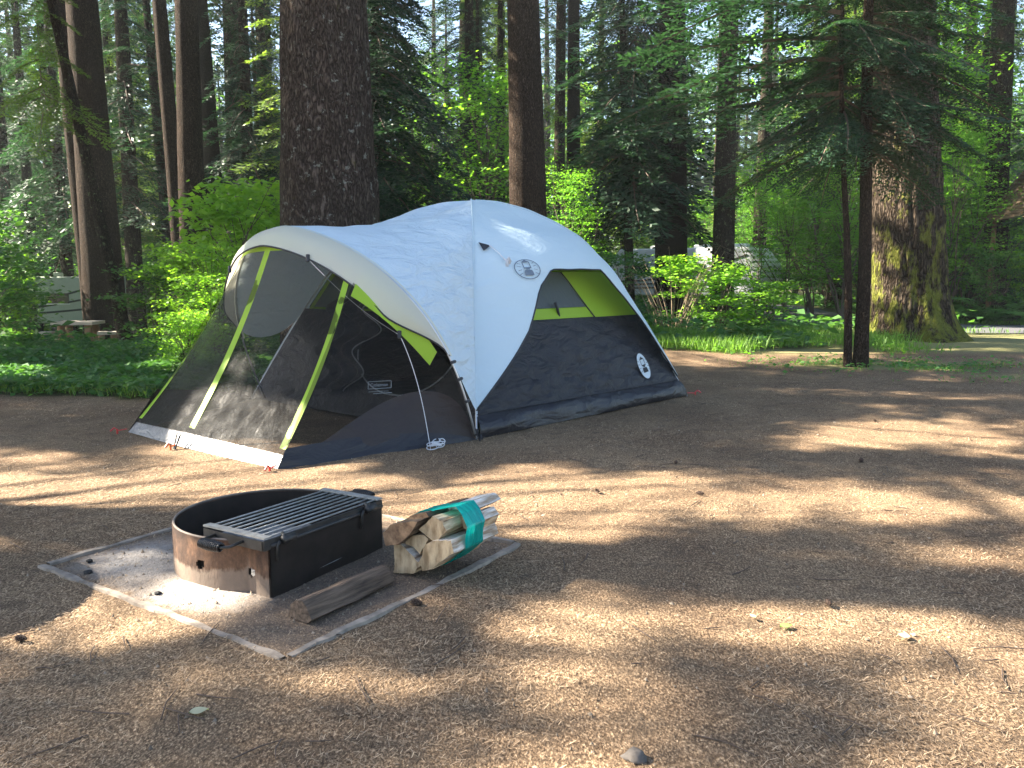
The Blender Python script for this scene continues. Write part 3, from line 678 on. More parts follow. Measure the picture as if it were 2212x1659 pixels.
# ------------------------------------------------------------------ firewood
M['wood_in'] = simple('pale split wood', (.66, .52, .35), .8, 0, .45, 9, 1., .012, .3, (.24, .15, .085), (7, .8, 7))
M['wood_end'] = simple('sawn wood end', (.50, .38, .24), .85, 0, .4, 30, 1., .008, .3, (.20, .135, .075), (1, 1, .35))
M['wood_bark'] = simple('grey brown wood bark', (.16, .115, .08), .9, 0, .6, 12, .8, .008, .2, (.05, .035, .025), (4, 1, 4))
M['wood_white'] = simple('bleached wood', (.76, .72, .66), .75, 0, .35, 8, 1., .012, .3, (.28, .20, .13), (7, .8, 7))
M['wood_old'] = simple('weathered brown log', (.16, .115, .085), .9, 0, .6, 7, .9, .01, .2, (.045, .033, .026), (9, .7, 9))
fo = G(848, 1236); ax = np.array([.557, .83, 0]); brot = math.atan2(ax[1], ax[0])-pi/2
bun = thing('firewood_bundle', 'bundle of pale split logs wrapped in teal stretch film, standing beside the fire ring', 'firewood', fo, brot)
def c8(pts):
    o_ = []
    for cx, cy in pts:
        dx, dy = (cx-110)*.1575, (cy-1330)*.1575; x = dx/453; z = (102*x-dy)/546*.95; o_.append((x, z))
    return o_
def logmesh(prof, y0, y1, mats, seed, twist=0., amp=.009, n=26, par=None, name='split_log', shrink=.0, mside=None):
    prof = np.array(prof); k = []
    for i in range(len(prof)):      # densify outline
        a, b_ = prof[i], prof[(i+1) % len(prof)]; m = max(1, int(np.hypot(*(b_-a))/.012))
        for j in range(m): k.append((*(a+(b_-a)*j/m), i))
    k = np.array(k); pr = k[:, :2]; c_ = pr.mean(0); V0 = []; nn = len(pr)
    for i in range(n+1):
        f_ = i/n; y = y0+(y1-y0)*f_; sc = 1-shrink*f_
        d = np.stack([pr[:, 0]*40, pr[:, 1]*40, np.full(nn, y*9)], -1); q_ = c_+(pr-c_)*(sc+amp*8*vn(d, seed)[:, None]+amp*5*vn(d*np.array([3.5, 3.5, 1.5]), seed+7)[:, None])
        for p in q_: V0.append((p[0]+twist*f_*.05, y+.000*vn(np.array([[p[0]*60, p[1]*60, 0]]), seed+1)[0]*(i in (0, n)), p[1]))
    Fs = [(i*nn+j, i*nn+(j+1) % nn, (i+1)*nn+(j+1) % nn, (i+1)*nn+j) for i in range(n) for j in range(nn)]; ns = len(Fs)
    cc = len(V0); V0 += [(c_[0], y0, c_[1]), (c_[0]+twist*.05, y1, c_[1])]
    Fs += [(j, (j+1) % nn, cc) for j in range(nn)] + [(n*nn+(j+1) % nn, n*nn+j, cc+1) for j in range(nn)]
    me = mesh(name, V0, Fs, mats[0]); me.materials.append(mats[1]); me.materials.append(mats[2])
    mi = []
    for fi in range(len(Fs)):
        if fi >= ns: mi.append(1)
        else: mi.append(2 if mside and int(k[fi % nn, 2]) in mside else 0)
    me.polygons.foreach_set('material_index', mi); me.update()
    return obj(name, me, par)
M['wood_end2'] = simple('brown wood end', (.30, .19, .11), .85, 0, .5, 24, 1., .008, .3, (.09, .05, .03))
WI, WE, WB, WW = M['wood_in'], M['wood_end'], M['wood_bark'], M['wood_white']
logs = [
 ([(120, 1330), (150, 1120), (140, 910), (230, 920), (400, 1060), (530, 1200), (440, 1330), (300, 1340)], 0, .40, (WI, WE, WW), 1, (3, 4)),
 ([(540, 1150), (620, 900), (720, 860), (970, 850), (1010, 1020), (800, 1170), (720, 1250), (570, 1290)], -.01, .43, (WI, WE, WW), 2, (2, 3, 4)),
 ([(275, 850), (390, 800), (540, 790), (620, 850), (560, 960), (490, 1060), (400, 960), (300, 920)], .01, .38, (WI, WE, WI), 3, ()),
 ([(50, 720), (180, 610), (390, 560), (560, 560), (440, 760), (270, 890), (90, 910)], -.03, .36, (WB, M['wood_end2'], WB), 4, ()),
 ([(520, 700), (600, 620), (700, 520), (840, 590), (890, 720), (740, 880), (620, 800)], .0, .36, (WI, WE, WI), 5, ()),
 ([(560, 570), (640, 470), (860, 450), (960, 550), (850, 620), (700, 550)], .14, .50, (WW, WW, WW), 6, ()),
 ([(860, 620), (980, 600), (1060, 720), (1010, 850), (900, 770)], .10, .40, (WI, WE, WW), 7, (0, 1)),
 ([(250, 600), (330, 520), (560, 480), (600, 540), (430, 580)], 0.02, .44, (WB, M['wood_end2'], WB), 8, ())]
lt = ('quarter log with a fanned splintered end', None, None, 'dark barked log with brown end', None, None, None, None)
for i, (pr, y0, y1, ms, sd, msd) in enumerate(logs):
    y1 = y1*.66
    lo = logmesh(c8(pr), y0, y1, ms, sd, 0, .010, 26, bun, 'split_log', .04, msd)
    if lt[i]: lo['label'] = lt[i]
# wrap: convex hull band of stretch film
allp = np.array([p for l in logs[1:] for p in c8(l[0])])
def hull(P):
    P = sorted(map(tuple, P)); 
    def half(P):
        h = []
        for p in P:
            while len(h) > 1 and (h[-1][0]-h[-2][0])*(p[1]-h[-2][1])-(h[-1][1]-h[-2][1])*(p[0]-h[-2][0]) <= 0: h.pop()
            h.append(p)
        return h
    return half(P)[:-1]+half(P[::-1])[:-1]
hl = np.array(hull(np.vstack([allp, c8([(300, 1290)])]))); hc = hl.mean(0); hl = hc+(hl-hc)*1.03
k = np.vstack([np.linspace(hl[i], hl[(i+1) % len(hl)], 8, endpoint=False) for i in range(len(hl))])
M['film'], t, b, o = newmat('teal stretch film')
v = coords(t, (60, 60, 60)); 
nz = noise(t, coords(t, (1, 12, 1)), 14, 5, .6)
t.links.new(ramp(t, nz, [(.35, (.0, .22, .20)), (.6, (.0, .42, .38)), (.75, (.08, .62, .60))]), b.inputs['Base Color']); b.inputs['Roughness'].default_value = .22
bump(t, nz, .6, .004, b)
tr_ = t.nodes.new('ShaderNodeBsdfTranslucent'); tr_.inputs[0].default_value = (0, .5, .45, 1); mx = nd(t, 'ShaderNodeMixShader'); mx.inputs[0].default_value = .3
t.links.new(b.outputs[0], mx.inputs[1]); t.links.new(tr_.outputs[0], mx.inputs[2]); t.links.new(mx.outputs[0], o.inputs[0])
P = []
for i in range(len(k)+1):
    p = k[i % len(k)]; row = []
    for j in range(13):
        y = .055+.115*j/12+.012*sin(i*.23); nn_ = (p-hc)/np.linalg.norm(p-hc)*(.003*sin(j*2.1+i*.4)-.010*sin(pi*j/12)*0)
        row.append((p[0]+nn_[0], y, p[1]+nn_[1]))
    P.append(row)
mb = MB(); mb.grid(np.array(P)); mb.build('teal_wrap', M['film'], bun, True, 1e-5)
# loose weathered log in front of the flat wall
l0, l1 = G(655, 1340), G(832, 1258); dl = l1-l0; rl = math.atan2(dl[1], dl[0])-pi/2
lg = thing('weathered_log', 'single dark weathered split log lying against the flat front of the fire ring', 'log', l0, rl)
logmesh([(-.070, .0), (-.060, .045), (-.03, .068), (.0, .072), (.02, .05), (.042, .01), (.02, -.004), (-.03, -.006)], 0, float(np.linalg.norm(dl)), (M['wood_old'],)*3, 11, .2, .012, 22, lg, 'wood', .12)

# ------------------------------------------------------------------ small litter
rg = random.Random(8)
M['char'] = simple('charcoal lump', (.015, .014, .015), .8, 0, .4, 40, .6, .004)
M['stone'] = simple('grey brown stone', (.11, .095, .085), .85, 0, .4, 25, .6, .004)
def lump(r, seed, flatz=.6):
    V0 = []; Fs = []; n, m = 8, 12
    for i in range(n+1):
        for j in range(m):
            a, b_ = pi*i/n, 2*pi*j/m; d = np.array([sin(a)*cos(b_), sin(a)*sin(b_), cos(a)]); q_ = d*r*(1+.35*vn(d*2.2, seed)+.15*vn(d*5, seed)); V0.append((q_[0], q_[1], q_[2]*flatz+r*flatz*.6))
    for i in range(n):
        for j in range(m): Fs.append((i*m+j, i*m+(j+1) % m, (i+1)*m+(j+1) % m, (i+1)*m+j))
    return V0, Fs
def put(name, label, cat, px, py, r, mat, seed, grp=None, fz=.6):
    p = G(px, py); V0, Fs = lump(r, seed, fz); o_ = obj(name, mesh(name, V0, Fs, M[mat], True), None, (p[0], p[1], gzf(p[0], p[1]))); return tag(o_, label, cat, grp)
put('charcoal_lump', 'black charcoal lump in the pale ash by the left corner of the border', 'charcoal', 190, 1237, .016, 'char', 1)
put('charcoal_lump', 'smaller black charcoal lump beyond the other near the left corner of the border', 'charcoal', 193, 1212, .012, 'char', 2)
put('stone', 'grey stone at the bottom of the photo near the middle', 'stone', 1372, 1634, .028, 'stone', 3, None, .5)
put('charcoal_lump', 'dark charred chip between the ring and the near edge of the border', 'charcoal', 340, 1282, .012, 'char', 5)
M['cone'] = simple('brown cone scales', (.07, .038, .024), .8, 0, .5, 60, .8, .006)
for px, py, lb in ((1512, 1070, 'right of the firewood and level with it'), (1890, 912, 'farthest of all, toward the mossy trunk'), (1790, 1308, 'in the long shadow band right of the firewood'), (1860, 1000, 'second farthest at the right'), (900, 1305, 'beside the right strip of the concrete border'), (45, 1385, 'at the left edge of the photo'), (1290, 1068, 'between the tent and the firewood bundle'), (1460, 1000, 'in the shade edge right of the tent corner')):
    p = G(px, py); mb = MB(); n = 7; rl_ = .016+.006*rg.random()
    for i in range(6):
        z = .006+.0*i; cxx = (i-2.5)*.007
        for j in range(7):
            a = 2*pi*j/7+i*.4; r_ = rl_*(1-((i-2.5)/3.6)**2)*.8; q0 = np.array([cxx, 0, .014]); q1 = q0+np.array([.006, r_*cos(a), max(r_*sin(a), -.013)]); q2 = q0+np.array([-.004, r_*.6*cos(a+.4), max(r_*.6*sin(a+.4), -.012)]); q3 = q0+np.array([-.004, r_*.6*cos(a-.4), max(r_*.6*sin(a-.4), -.012)])
            mb.add([q0+[0, .001, 0], q2, q1, q3], [(0, 1, 2), (0, 2, 3), (1, 3, 2), (0, 3, 1)])
    o_ = mb.build('fir_cone', M['cone'], None, False, 0, (p[0], p[1], gzf(p[0], p[1]))); o_.rotation_euler = (0, 0, rg.random()*6); tag(o_, 'small brown fir cone on the ground, '+lb, 'fir cone', 'fir cones scattered on the ground')
M['gleaf'] = leafmat('fallen green leaf', (.22, .34, .10), (.25, .38, .12), .3)
M['pleaf'] = leafmat('fallen pale leaf', (.42, .42, .28), (.45, .44, .3), .2)
def leafobj(px, py, L_, mat, label, rz_):
    p = G(px, py); P = []
    for i in range(9):
        s = i/8; wd = .34*L_*sin(pi*s**.8)+.0005; P.append([(L_*(s-.5), -wd, .012), (L_*(s-.5), 0, .005+.006*sin(pi*s)), (L_*(s-.5), wd, .010)])
    mb = MB(); mb.grid(np.array(P)); o_ = mb.build('fallen_leaf', M[mat], None, True, 0, (p[0], p[1], gzf(p[0], p[1])+.004)); o_.rotation_euler = (.1, 0, rz_); tag(o_, label, 'leaf')
leafobj(1697, 1357, .045, 'gleaf', 'small green fallen leaf on the needles at lower right', .3)
leafobj(1952, 1378, .05, 'pleaf', 'pale grey green fallen leaf, right of the green one', 1.2)
leafobj(1625, 1337, .03, 'pleaf', 'tiny pale leaf just left of the green fallen leaf', 2)
leafobj(430, 1540, .05, 'pleaf', 'pale fallen leaf in the shade at lower left', .4)
# crumbs of charcoal, ash and bark in the pad and here and there outside it
rs = np.random.RandomState(6); N = 1500; k1, k2 = rs.rand(N), rs.rand(N); cx_ = FF[0]+e_a[0]*k1+e_b[0]*k2; cy_ = FF[1]+e_a[1]*k1+e_b[1]*k2
M_o = 3800; cx_ = np.r_[cx_, (rs.rand(M_o)-.5)*6]; cy_ = np.r_[cy_, 1.8+rs.rand(M_o)*5]; kp = np.hypot(cx_+.99, cy_-3.39) > .40; cx_, cy_ = cx_[kp], cy_[kp]; N = len(cx_)
sz_ = .002+.006*rs.rand(N)**3; tet = np.array([[1, 0, 0], [-.6, .9, 0], [-.5, -.8, 0], [.1, .1, 1.]]); Vt = (tet[None]*(1+.5*rs.randn(N, 4, 3)))*sz_[:, None, None]; Vt[..., 0] += cx_[:, None]; Vt[..., 1] += cy_[:, None]; Vt[..., 2] = np.abs(Vt[..., 2])+gz(cx_, cy_)[:, None]+.001
Ft = (np.arange(N)[:, None, None]*4+np.array([[0, 1, 3], [1, 2, 3], [2, 0, 3]])[None]).reshape(-1, 3); M['crumb'] = leafmat('crumbs', (.02, .017, .016), (.34, .27, .20), 0., None, .8, .1)
tag(obj('crumbs', mesh('crumbs', Vt.reshape(-1, 3), Ft, M['crumb'])), 'crumbs of charcoal and bark on the ground round the fire ring', 'crumbs', None, 'stuff')
# thin twigs strewn about
rt_ = random.Random(12); mb = MB()
for i in range(170):
    y = 1.9+rt_.random()**1.4*8; x = (rt_.random()-.5)*1.3*y; q_ = inpad(np.array([x]), np.array([y]))[0]
    if 0 < q_[0] < 1 and 0 < q_[1] < 1: continue
    tu_, tv_ = (x-TA[0])*U[0]+(y-TA[1])*U[1], (x-TA[0])*TN[0]+(y-TA[1])*TN[1]
    if -1.7 < tu_ < LU+.1 and -.1 < tv_ < LV: continue
    a = rt_.random()*6.28; L_ = rt_.uniform(.02, .09); z_ = gzf(x, y)+.006; bnd_ = rt_.uniform(-.012, .012)
    mb.tube([(x-cos(a)*L_, y-sin(a)*L_, z_), (x-sin(a)*bnd_, y+cos(a)*bnd_, z_+.003), (x+cos(a)*L_, y+sin(a)*L_, z_)], [.0022, .002, .0012], 5, False)
tag(mb.build('fallen_twigs', simple('fallen twigs', (.10, .068, .05), .9, 0, .5, 60), None, True), 'thin dead twigs strewn over the bare ground', 'twigs', None, 'stuff')
# fallen needles: uncountable
rs = np.random.RandomState(3); N = 100000
yy = 1.7+ (rs.rand(N)**1.5)*8.0; xx = (rs.rand(N)-.5)*1.34*yy
keep = ~((np.abs(xx-(-1.0)) < .5) & (np.abs(yy-3.35) < .42) & (rs.rand(N) < .9)); 
qd = inpad(xx, yy); ip = (qd[:, 0] > 0) & (qd[:, 0] < 1) & (qd[:, 1] > 0) & (qd[:, 1] < 1); keep &= ~(ip & (rs.rand(N) < .72)); 
dT = np.stack([xx-TA[0], yy-TA[1]], -1); tu, tv = dT @ U[:2], dT @ TN[:2]; keep &= ~((tu > -1.5) & (tu < LU) & (tv > .05) & (tv < LV))
cl = vn(np.stack([xx*2.5, yy*2.5, 0*xx], -1), 77); keep &= (rs.rand(N) < .38+.9*cl)
xx, yy = xx[keep], yy[keep]; N = len(xx); a = rs.rand(N)*pi; Ln = (.003+.008*rs.rand(N)**1.3)*(1+.10*yy); wdn = .00035+.0004*rs.rand(N)+.00015*yy
dx, dy = np.cos(a)*Ln, np.sin(a)*Ln; px_, py_ = -np.sin(a)*wdn, np.cos(a)*wdn
zg = gz(xx, yy)+fbm(np.stack([xx*6, yy*6, 0*xx], -1), 3, 3)*.006*smooth(-yy, -12, -8)+.003+.004*rs.rand(N); t1 = (rs.rand(N)-.5)*.008
Vn = np.stack([np.stack([xx-dx-px_, yy-dy-py_, zg-t1], -1), np.stack([xx+dx-px_, yy+dy-py_, zg+t1], -1), np.stack([xx+dx+px_, yy+dy+py_, zg+t1+.0004], -1), np.stack([xx-dx+px_, yy-dy+py_, zg-t1+.0004], -1)], 1).reshape(-1, 3)
ln_ = obj('fallen_needles', mesh('fallen_needles', Vn, np.arange(4*N).reshape(-1, 4), M['litter'])); tag(ln_, 'tan conifer needles strewn over the bare ground', 'needle litter', None, 'stuff')
# ------------------------------------------------------------------ foliage prototypes (arrays of diamond quads)
rs = np.random.RandomState(11)
def nrm(v): return v/(np.linalg.norm(v, axis=-1, keepdims=True)+1e-9)
def leaves(P, D, Ln, Wd, up=(0, 0, 1), tilt=.5, bend=0.):
    n = len(P); D = nrm(D); up = nrm(np.asarray(up, float)+rs.randn(n, 3)*tilt); sd = nrm(np.cross(D, up)); Ln = np.broadcast_to(Ln, n)[:, None]; Wd = np.broadcast_to(Wd, n)[:, None]
    dn = np.array([0, 0, -1.])*bend*Ln
    return np.stack([P, P+D*Ln*.5+sd*Wd*.5, P+D*Ln+dn, P+D*Ln*.5-sd*Wd*.5], 1)
def stemq(p0, p1, r0, r1):
    d = nrm(p1-p0); u = nrm(np.cross(d, np.array([.3, .2, 1.]))); v = np.cross(d, u); out = []
    for k in range(3):
        a, b_ = 2*pi*k/3, 2*pi*(k+1)/3; o = lambda t_: u*cos(t_)+v*sin(t_)
        out.append(np.stack([p0+o(a)*r0, p0+o(b_)*r0, p1+o(b_)*r1, p1+o(a)*r1], -2))
    return np.array(out)
def bough(L=1., nt=13, sp=.045, ll=.06, lw=.016, wid=.42, droop=.25, tdroop=.25, flat=.35, stem=.012):
    Qs = []; Ms = []
    xs_ = np.linspace(.10, 1, nt)*L; z = lambda x: -droop*x*x/L; wob = rs.uniform(-.06, .06)
    ax_ = lambda x: np.array([x, wob*x*sin(x*3), z(x)])
    pts = [ax_(x) for x in np.linspace(0, L, 6)]
    for a, b_ in zip(pts[:-1], pts[1:]): q_ = stemq(a, b_, stem*(1-.8*a[0]/L), stem*(1-.8*b_[0]/L)); Qs.append(q_); Ms.append(np.ones(len(q_), int))
    for x in xs_:
        for sgn in (-1, 1):
            tl = wid*L*(1-(x/L)**1.6*.8)*(.45+.55*min(1, x/(.35*L)))*rs.uniform(.65, 1.15)
            an = rs.uniform(.75, 1.15)*sgn; d = np.array([cos(an), sin(an), rs.uniform(-.15, .1)]); n = max(3, int(tl/sp)); s = (np.arange(n)+.5)/n*tl
            p = ax_(x)+d*s[:, None]; p[:, 2] -= tdroop*s**2/max(tl, .05)
            for s2 in (-1, 1):
                a2 = an+s2*rs.uniform(.6, .95, n); D = np.stack([np.cos(a2), np.sin(a2), rs.uniform(-.5, .15, n)*1.], -1)
                Qs.append(leaves(p, D, ll*rs.uniform(.7, 1.3, n)*(1.15-.6*s/tl), lw, tilt=flat)); Ms.append(np.zeros(n, int))
            Qs.append(leaves(p[-1:], d[None], ll*1.2, lw, tilt=flat)); Ms.append(np.zeros(1, int))
    return np.concatenate(Qs), np.concatenate(Ms)
def xf(Qd, s=1., pitch=0., az=0., roll=0., t_=(0, 0, 0)):
    cr, sr = cos(roll), sin(roll); cp, sp_ = cos(pitch), sin(pitch); ca, sa = cos(az), sin(az)
    Rr = np.array([[1, 0, 0], [0, cr, -sr], [0, sr, cr]]); Rp = np.array([[cp, 0, sp_], [0, 1, 0], [-sp_, 0, cp]]); Rz = np.array([[ca, -sa, 0], [sa, ca, 0], [0, 0, 1]])
    return (Qd*s) @ (Rz @ Rp @ Rr).T + np.asarray(t_)
def qmesh(name, Qs, mats, Ms=None):
    Qs = np.asarray(Qs); me = mesh(name, Qs.reshape(-1, 3), np.arange(len(Qs)*4).reshape(-1, 4), mats[0])
    for m in mats[1:]: me.materials.append(m)
    if Ms is not None: me.polygons.foreach_set('material_index', np.asarray(Ms, np.int32)); me.update()
    return me
BC = [bough(1, 9, .085, .12, .040, .42, rs.uniform(.15, .35), .3) for _ in range(4)]        # coarse
BM = [bough(1, 16, .046, .085, .030, .42, rs.uniform(.15, .4), .35) for _ in range(5)]      # medium
BF = [bough(1, 26, .026, .048, .017, .38, rs.uniform(.12, .35), .45, .25) for _ in range(5)]  # fine
def crown(z0, z1, rf, nb, B, pitch=(.0, .35), r0=0., zpow=1., jit=(.7, 1.1), lean=(0, 0)):
    Qs, Ms = [], []
    for i in range(nb):
        z = z0+(z1-z0)*((i+rs.rand())/nb)**zpow; Lb = rf((z-z0)/(z1-z0))*rs.uniform(*jit); q_, m_ = B[rs.randint(len(B))]
        Qs.append(xf(q_, max(Lb, .12), rs.uniform(*pitch), i*2.39996+rs.uniform(-.5, .5), rs.uniform(-.3, .3), (lean[0]*z, lean[1]*z, z))); Ms.append(m_)
    return np.concatenate(Qs), np.concatenate(Ms)
def trunkmesh(name, pts, radii, mat, seg=16, furrow=0., flare=0., rings=30, seed=0, roots=0.):
    pts = np.array(pts, float); s = np.linspace(0, 1, rings+1)**1.3; k = np.linspace(0, 1, len(pts)); C = np.stack([np.interp(s, k, pts[:, i]) for i in range(3)], -1); r = np.interp(s, k, radii); h = C[:, 2]-C[0, 2]
    th = np.linspace(0, 2*pi, seg, endpoint=False); P = []
    for i in range(rings+1):
        rr = r[i]*(1+flare*math.exp(-h[i]/.45)) + flare*.35*r[i]*math.exp(-h[i]/1.6)
        q_ = np.stack([np.cos(th)*r[i]*9, np.sin(th)*r[i]*9, np.full(seg, h[i]*1.3)], -1)
        fu = furrow*(np.abs(vn(q_*1., seed))*1.4-.4+.5*vn(q_*2.3, seed+1)); lo = 1+.05*vn(np.stack([np.cos(th)*1.2, np.sin(th)*1.2, np.full(seg, h[i]*.4)], -1), seed+2) + roots*np.maximum(0, vn(np.stack([np.cos(th)*2, np.sin(th)*2, np.full(seg, h[i]*.25)], -1), seed+3))*math.exp(-h[i]/.35)
        R_ = rr*lo+fu; P.append(np.stack([C[i, 0]+np.cos(th)*R_, C[i, 1]+np.sin(th)*R_, np.full(seg, C[i, 2])], -1))
    P = np.array(P); V = P.reshape(-1, 3); n = seg; Fs = np.array([(i*n+j, i*n+(j+1) % n, (i+1)*n+(j+1) % n, (i+1)*n+j) for i in range(rings) for j in range(n)])
    return mesh(name, V, Fs, mat, True)
def roundtip(h): return (1-h)**.8*(.35+.65*min(1, h/.15))
hem = lambda R_: (lambda h: R_*(1-h)**.75*(.6+.4*min(1, h/.1)))
proto = {}
def P_(key, fn):
    if key not in proto: proto[key] = fn()
    return proto[key]
for k in range(3):
    q_, m_ = crown(1.3+k*.8, 10+k*2, hem(2.3), 85, BM, (.05, .45)); proto['hem%d' % k] = qmesh('crown', q_, [M['hemlock'], M['twig']], m_)
    q_, m_ = crown(1.5+k, 12+k*3, hem(2.3), 85, BC, (-.05, .35)); proto['yfir%d' % k] = qmesh('crown', q_, [M['yfir'], M['twig']], m_)
    q_, m_ = crown(9+k*2.5, 26, lambda h: 2.9*(1-h)**.6*(.45+.55*min(1, h/.2)), 70, BC, (.0, .5)); proto['tall%d' % k] = qmesh('crown', q_, [M['fir'], M['twig']], m_)
q_, m_ = crown(13, 27, lambda h: 3.4*(1-h)**.6*(.5+.5*min(1, h/.2)), 90, BC, (.0, .4)); proto['high'] = qmesh('crown', q_, [M['fir'], M['twig']], m_)
q_, m_ = crown(18, 27, lambda h: 2.6*(1-h)**.6, 50, BC, (.0, .4)); proto['high2'] = qmesh('crown', q_, [M['fir'], M['twig']], m_)
for k, (h_, r_) in enumerate(((13, .16), (16, .2), (20, .25), (28, .32))):
    tw = [(.0, 0, -.2), (rs.uniform(-.1, .1), rs.uniform(-.1, .1), h_*.4), (rs.uniform(-.15, .15), rs.uniform(-.1, .1), h_)]
    proto['trunk%d' % k] = trunkmesh('trunk', tw, (r_, r_*.75, .02), M['bark_far'], 10, .01, .25, 14, k)
def leafcloud(nl, ctr, rad, ls, flatten=.45, layers=True):
    c_ = np.asarray(ctr)+rs.randn(nl, 3)*np.asarray(rad)*.5
    if layers: c_[:, 2] = ctr[2]+(np.round((c_[:, 2]-ctr[2])/.28)*.28)+rs.randn(nl)*.035
    a = rs.rand(nl)*2*pi; D = np.stack([np.cos(a), np.sin(a), rs.uniform(-.35, .15, nl)], -1)
    l_ = ls*rs.uniform(.55, 1.25, nl); return leaves(c_, D, l_, l_*.72, tilt=flatten, bend=.1)
def decid(h, R_, n, ls, nlob, stemsn=4):
    Qs, Ms = [], []
    for i in range(stemsn):
        a = rs.rand()*2*pi; p = np.array([0., 0, 0]); d = np.array([cos(a)*.25, sin(a)*.25, 1.]); 
        for s_ in range(6):
            q1 = p+d*h/6.5+rs.randn(3)*.04*h/6; q_ = stemq(p, q1, .012*h*(1-s_/6.5)/2+.003, .012*h*(1-(s_+1)/6.5)/2+.003); Qs.append(q_); Ms.append(np.ones(3, int)); p = q1; d = nrm(d+rs.randn(3)*.18)
    for i in range(nlob):
        z = h*rs.uniform(.18, 1.0)**.8; rr = R_*math.sqrt(max(.05, 1-((z/h-.55)/.6)**2))*rs.uniform(.2, .95); a = rs.rand()*2*pi; ctr = (rr*cos(a), rr*sin(a), z)
        q_ = leafcloud(n//nlob, ctr, (R_*.42, R_*.42, h*.05), ls); Qs.append(q_); Ms.append(np.zeros(len(q_), int))
        if i % 2 == 0: q_ = stemq(np.array([0, 0, z*.6]), np.array(ctr), .008*h/2, .003); Qs.append(q_); Ms.append(np.ones(3, int))
    return np.concatenate(Qs), np.concatenate(Ms)
for k in range(3):
    q_, m_ = decid(7.5, 2.4, 7000, .13, 46); proto['maple%d' % k] = qmesh('crown', q_, [M['leaf'], M['twig']], m_)
    q_, m_ = decid(1.5, .75, 2600, .075, 34, 7); proto['bush%d' % k] = qmesh('foliage', q_, [M['leaf2'], M['twig']], m_)
    q_, m_ = decid(1.5, .75, 1900, .095, 30, 8); proto['bushb%d' % k] = qmesh('foliage', q_, [M['leafb'], M['twig']], m_)
q_, m_ = decid(1.5, .8, 4200, .055, 70, 12); proto['bushf'] = qmesh('foliage', q_, [M['leafb'], M['twig']], m_)
def fernq(nf=20, L_=.8):
    Qs = []
    for i in range(nf):
        a = 2*pi*i/nf+rs.uniform(-.2, .2); Lf = L_*rs.uniform(.7, 1.15); up = rs.uniform(.55, 1.1); n = 24; s = np.linspace(.08, 1, n); x = Lf*s*cos(up*.8); z = Lf*(s*sin(up)*1.1-.55*s*s); p = np.stack([x*cos(a), x*sin(a), z], -1); T = np.gradient(p, axis=0); T = nrm(T); sd = nrm(np.cross(T, [0, 0, 1.]))
        for sg in (-1, 1): Qs.append(leaves(p, sd*sg+T*.25-np.array([0, 0, .15]), .16*Lf*np.sin(pi*np.clip(s, .12, .97)**.75)+.01, .034*Lf/.8, up=np.array([0, 0, 1]), tilt=.15))
        Qs.append(np.concatenate([stemq(p[j], p[j+4], .004, .003) for j in range(0, n-4, 4)]))
    return np.concatenate(Qs)
for k in range(2): proto['fern%d' % k] = qmesh('fronds', fernq(), [M['fern']])

def plant(name, label, cat, key, x, y, s=1., rz_=None, group=None, part='foliage', sz=None, z=None, mat=None):
    r_ = thing(name, label, cat, (x, y, gzf(x, y) if z is None else z), rs.rand()*6.28 if rz_ is None else rz_, group)
    o_ = obj(part, proto[key], r_); o_.scale = (s, s, sz or s)
    return r_
# ------------------------------------------------------------------ named trees, read off the photograph
def treeline(Yd, pb, pt, wb, wt, h):
    """trunk axis through two photo points at distance Yd; returns root point, axis points and radii up to height h"""
    b_, t_ = at(pb[0], pb[1], Yd), at(pt[0], pt[1], Yd); d = (t_-b_)/(t_[2]-b_[2]); z0 = gzf(b_[0], Yd)-.1; p0 = b_+d*(z0-b_[2])
    rb, rt = wb/F*Yd/2, wt/F*Yd/2; rz_ = lambda z: max(.02, rb+(rt-rb)*(z-b_[2])/(t_[2]-b_[2]))
    zs = np.linspace(z0, h, 8); fall = np.where(zs < t_[2], 1, np.clip(1-(zs-t_[2])/(h-t_[2]+.01), .12, 1)); rd = [rz_(min(z, t_[2]))*f_ for z, f_ in zip(zs, fall)]
    ax_ = np.array([p0+d*(z-z0)*(1 if z < t_[2] else 1) for z in zs])-p0; dl_ = np.interp(zs, [z0, t_[2], h], [1, 1, .6]); return p0, ax_, rd
def bigtree(label, Yd, pb, pt, wb, wt, mat, h=24, seg=18, furrow=.01, flare=.15, crownkey='high', crownmesh=None, rings=30, seed=1, roots=0, name='conifer_tree', cs=1., group=None):
    p0, ax_, rd = treeline(Yd, pb, pt, wb, wt, h); r_ = thing(name, label, 'tree', p0, 0, group)
    obj('trunk', trunkmesh('trunk', ax_, rd, M[mat], seg, furrow, flare, rings, seed, roots), r_)
    if crownmesh is not None: obj('crown', crownmesh, r_)
    elif crownkey: o_ = obj('crown', proto[crownkey], r_); o_.rotation_euler = (0, 0, seed*1.7); o_.scale = (cs, cs, cs)
    return r_, p0, ax_
bigtree('very thick grey trunk with furrowed lichened bark standing right behind the tent porch', 10.2, (716, 480), (698, 0), 203, 172, 'bark_big', 26, 150, .020, .10, 'high', None, 150, 1)
bigtree('straight medium brown trunk standing behind the peak of the tent', 14.2, (1140, 470), (1130, 0), 79, 66, 'bark_red', 24, 60, .008, .05, 'high', None, 70, 2)
bigtree('huge mossy trunk with flared base, lit on its left side, beside the road', 15.4, (1962, 700), (1948, 60), 150, 118, 'bark_moss', 28, 160, .034, .26, 'high', None, 150, 3, .6)
bigtree('thick dark trunk at left, the right one of the close pair behind the leaning stem', 19.5, (222, 600), (178, 30), 80, 60, 'bark_red', 25, 48, .012, .2, 'high2', None, 60, 4)
